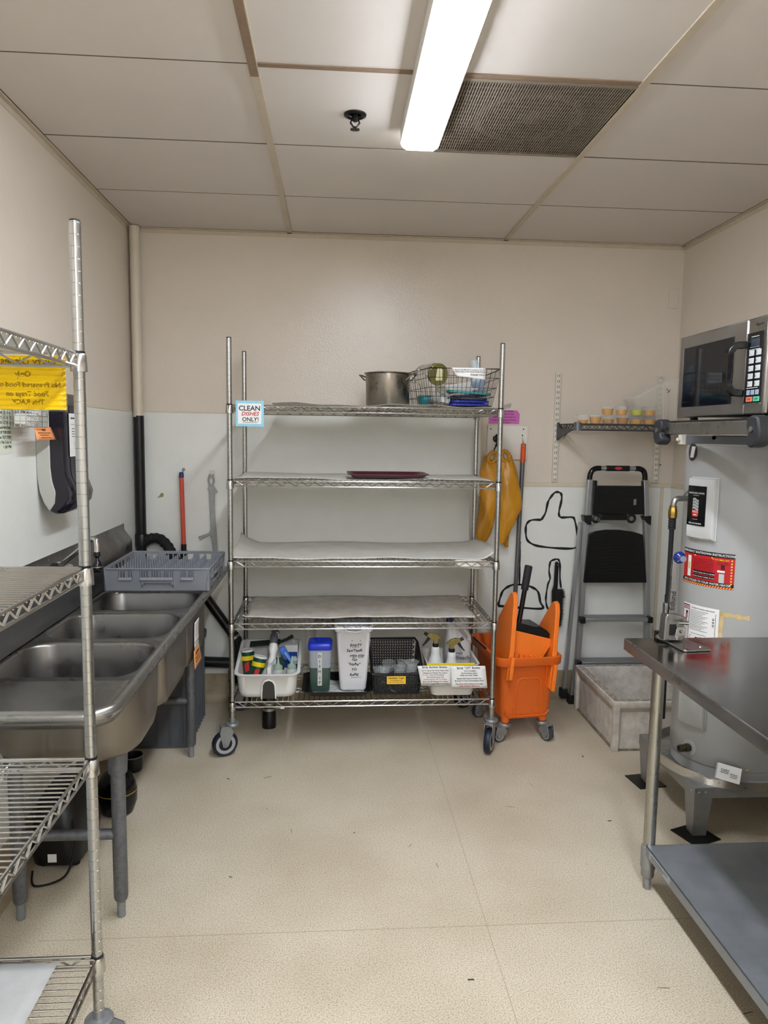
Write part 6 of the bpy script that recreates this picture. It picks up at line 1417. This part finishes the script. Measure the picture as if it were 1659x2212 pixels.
hm = MB().loft([[Vector(p)+Vector(o_) for o_ in q] for p, q in zip(hd, [[(0, -.012, .010), (0, .012, .010), (0, .012, -.012), (0, -.012, -.012)]]*2+[[(-.006, -.012, .004), (-.006, .012, .004), (.010, .012, -.008), (.010, -.012, -.008)]]*1+[[(-.010, -.013, 0), (-.010, .013, 0), (.008, .012, 0), (.008, -.012, 0)]]*2+[[(-.006, -.012, -.004), (-.006, .012, -.004), (.010, .012, .008), (.010, -.012, .008)]]*1+[[(0, -.012, -.010), (0, .012, -.010), (0, .012, .012), (0, -.012, .012)]]*2)], cap0=True, cap1=True)
obj('handle', hm, M_blackg, dr, bevel=.002)
cpn = obj('control_panel', MB().box(1.289, 1.307, my0, 2.2095, mz0, mz1), M_tableedge, t, bevel=.005)
obj('keypad_plate', MB().box(1.287, 1.290, 2.121, 2.206, 1.688, 1.903), M_blackg, cpn, bevel=.001)
obj('keypad_trim', MB().box(1.2862, 1.289, 2.206, 2.2095, 1.686, 1.903).box(1.2862, 1.289, 2.121, 2.2095, 1.6845, 1.688), M_chrome, cpn)
obj('display', MB().box(1.2862, 1.2875, 2.140, 2.186, 1.858, 1.884), mat('display_blue', '2b333f', .2), cpn)
ky = MB(); kk = None
for r_ in range(5):
    for c_2 in range(2):
        y = 2.198-.037*c_2-.006; z = 1.840-.0235*r_
        if kk is None: kk = obj('key', MB().box(1.2855, 1.2875, y-.026, y, z-.008, z+.009), mat('key_silver', 'b6b8b8', .4), cpn, bevel=.001); ky0, kz0 = y, z
        else: o = kk.copy(); COL.objects.link(o); o.parent = cpn; o.location = (0, y-ky0, z-kz0)
for c_2 in range(3):
    y = 2.194-.0235*c_2; obj('key', MB().box(1.2855, 1.2875, y-.018, y, 1.7125, 1.728), mat('key_blue', '8e97a6', .4) if 'key_blue' not in bpy.data.materials else bpy.data.materials['key_blue'], cpn, bevel=.001)
obj('stop_key', MB().box(1.2855, 1.2875, 2.162, 2.194, 1.692, 1.707), mat('key_red', 'd9694e', .4), cpn, bevel=.001, label='orange-red stop key')
obj('start_key', MB().box(1.2855, 1.2875, 2.124, 2.156, 1.692, 1.707), mat('key_green', '4fb58c', .4), cpn, bevel=.001, label='green start key')
Uy, Vz = (0, -1, 0), (0, 0, 1)
obj('brand_lettering', text([('Panasonic', .0105, 0, 0)], (1.2885, 2.148, 1.925), Uy, Vz), M_ink, cpn, smooth=False)
kt = [(str(n_), .009, -.0015-.0185+.037*c_2, 1.840-.0235*r_-1.79) for r_, row in enumerate(((1, 2), (3, 4), (5, 6), (7, 8), (9, 0))) for c_2, n_ in enumerate(row)]
obj('key_lettering', text(kt+[('STOP', .008, -.010, -.0905), ('START', .008, .028, -.0905)], (1.2853, 2.168, 1.79), Uy, Vz), M_ink, cpn, smooth=False)
obj('panel_lettering', bars([(-.03, .03, .061, .0018), (-.03, .03, -.056, .0018), (-.02, .02, .100, .002), (-.025, .025, .068, .0015)], (1.2868, 2.165, 1.79), Uy, Vz, seed=3), M_paper, cpn, smooth=False)
for y in (2.14, 2.62):
    for x in (1.34, 1.70): obj('foot', MB().lathe([(.012, 1.640), (.014, 1.645), (.014, 1.656)], (x, y, 0), 12), M_black, t)

# ---------------- work table ----------------
t = thing('work_table', 'stainless steel work table with a grey lower shelf, right foreground', 'table', (1.40, 1.23, 0))
TX0, TX1, TY0, TY1, TZ = 1.003, 1.765, .12, 2.362, .89
obj('tabletop', MB().box(TX0+.004, TX1-.004, TY0+.004, TY1-.004, TZ-.003, TZ), M_tablesteel, t)
obj('table_edge', MB().loft([[(x, y, z) for x, y in rrect(TX0+e, TX1-e, TY0+e, TY1-e, .006, 2)] for e, z in ((.004, TZ), (.001, TZ-.0012), (0, TZ-.004), (0, TZ-.038), (.003, TZ-.040), (.012, TZ-.040))]), M_tableedge, t, ang=50)
obj('underframe', MB().box(TX0+.06, TX0+.10, TY0+.05, TY1-.06, TZ-.045, TZ-.004).box(TX1-.10, TX1-.06, TY0+.05, TY1-.06, TZ-.045, TZ-.004), M_galv, t)
for x, y in ((1.112, 2.315), (1.70, 2.315), (1.112, .20), (1.70, .20)):
    o = obj('leg', MB().lathe([(.0205, .155), (.0205, TZ-.04)], (x, y, 0), 24), M_tableleg, t)
    obj('leg_collar', MB().lathe([(.0205, .078), (.0255, .080), (.0265, .150), (.024, .158), (.021, .160)], (x, y, 0), 24), M_galv, o)
    obj('foot', MB().lathe([(.011, 0), (.0135, .002), (.0135, .040), (.019, .043), (.0225, .050), (.0225, .080)], (x, y, 0), 20), M_galv, o)
obj('lower_shelf', MB().box(1.094, 1.72, .18, 2.300, .164, .168).box(1.094, 1.098, .18, 2.300, .132, .168).box(1.094, 1.72, 2.296, 2.300, .132, .168).box(1.716, 1.72, .18, 2.300, .132, .168), M_galvtop, t, bevel=.0015)
obj('maker_label', MB().box(1.0932, 1.0942, 2.12, 2.27, .138, .162), mat('silver_label', '9fa2a4', .4), t)
obj('maker_label_print', bars([(-.06, .06, .005, .003), (-.06, .03, -.004, .003)], (1.0931, 2.195, .150), Uy, Vz, seed=6), M_ink, t, smooth=False)
# can opener
t = thing('can_opener', 'heavy steel bench can opener with a long lever and blue knob on the table', 'can opener', (1.17, 2.3, TZ))
M_op = mat('opener_steel', (.33, .32, .31), .33, 1, noise=.35, nscale=25, rnoise=.1)
obj('base_plate', MB().prism([(1.118, 2.34), (1.128, 2.352), (1.20, 2.352), (1.232, 2.215), (1.228, 2.200), (1.140, 2.190), (1.132, 2.20)], 'z', TZ+.0005, TZ+.007), M_op, t, bevel=.002)
for x, y in ((1.143, 2.335), (1.205, 2.225)): obj('plate_screw', MB().lathe([(.006, TZ+.007), (.004, TZ+.010)], (x, y, 0), 12), M_chrome, t)
obj('post_collar', MB().lathe([(.026, TZ+.007), (.026, TZ+.012), (.020, TZ+.018)], (1.130, 2.330, 0), 20), M_op, t)
obj('shank', MB().box(1.122, 1.142, 2.366, 2.386, .52, TZ+.02), mat('shank_dark', '1d1b19', .5, .5), t, bevel=.001)
hh = obj('head', MB().prism([(1.108, TZ+.012), (1.112, TZ+.092), (1.118, TZ+.102), (1.140, TZ+.104), (1.186, TZ+.090), (1.190, TZ+.070), (1.176, TZ+.068), (1.176, TZ+.030), (1.182, TZ+.026), (1.176, TZ+.010)], 'y', 2.285, 2.325), M_op, t, bevel=.003)
obj('recess', MB().box(1.126, 1.150, 2.2835, 2.286, TZ+.030, TZ+.068), M_dark, hh, bevel=.001)
obj('jaw', MB().box(1.145, 1.175, 2.268, 2.284, TZ+.032, TZ+.062).prism([(1.136, TZ+.035), (1.144, TZ+.018), (1.152, TZ+.034), (1.140, TZ+.06)], 'y', 2.262, 2.268), M_chrome, hh, bevel=.001)
obj('gear_pin', MB().tube([(1.146, 2.265, TZ+.078), (1.180, 2.265, TZ+.076)], .006, 10).lathe([(.006, 0), (.004, .006)], (1.160, 2.265, TZ+.047), 10, 'y', R=Matrix.Rotation(PI, 3, 'X')), M_chrome, hh)
lv = [(1.138, TZ+.098), (1.140, TZ+.15), (1.141, TZ+.20), (1.139, TZ+.25), (1.141, TZ+.29)]
obj('lever', MB().loft([[(x-w_, 2.297, z), (x+w_, 2.297, z), (x+w_, 2.312, z), (x-w_, 2.312, z)] for (x, z), w_ in zip(lv, (.0105, .0110, .0095, .0085, .007))], cap0=True, cap1=True), M_op, t, bevel=.002)
obj('lettering', text([('Edlund', .024, 0, 0)], (1.1385, 2.2965, TZ+.145), (.05, 0, 1), (-1, 0, .05)), mat('engraving', '3c3a38', .5, .5), t, smooth=False)
obj('lug', MB().box(1.115, 1.126, 2.30, 2.32, TZ+.10, TZ+.135), M_op, t, bevel=.002)
obj('knob', MB().lathe([(.004, -.0205), (.012, -.018), (.019, -.009), (.021, 0), (.019, .009), (.012, .018), (.0, .0205)], (1.153, 2.295, TZ+.292), 24, 'y'), mat('blue_knob', '14246b', .2, coat=.5), t)
obj('knob_badge', MB().lathe([(.0105, 0), (.010, .001), (0, .0012)], (1.156, 2.2748, TZ+.290), 16, 'y', R=Matrix.Rotation(PI, 3, 'X')), M_greyplastic, t)
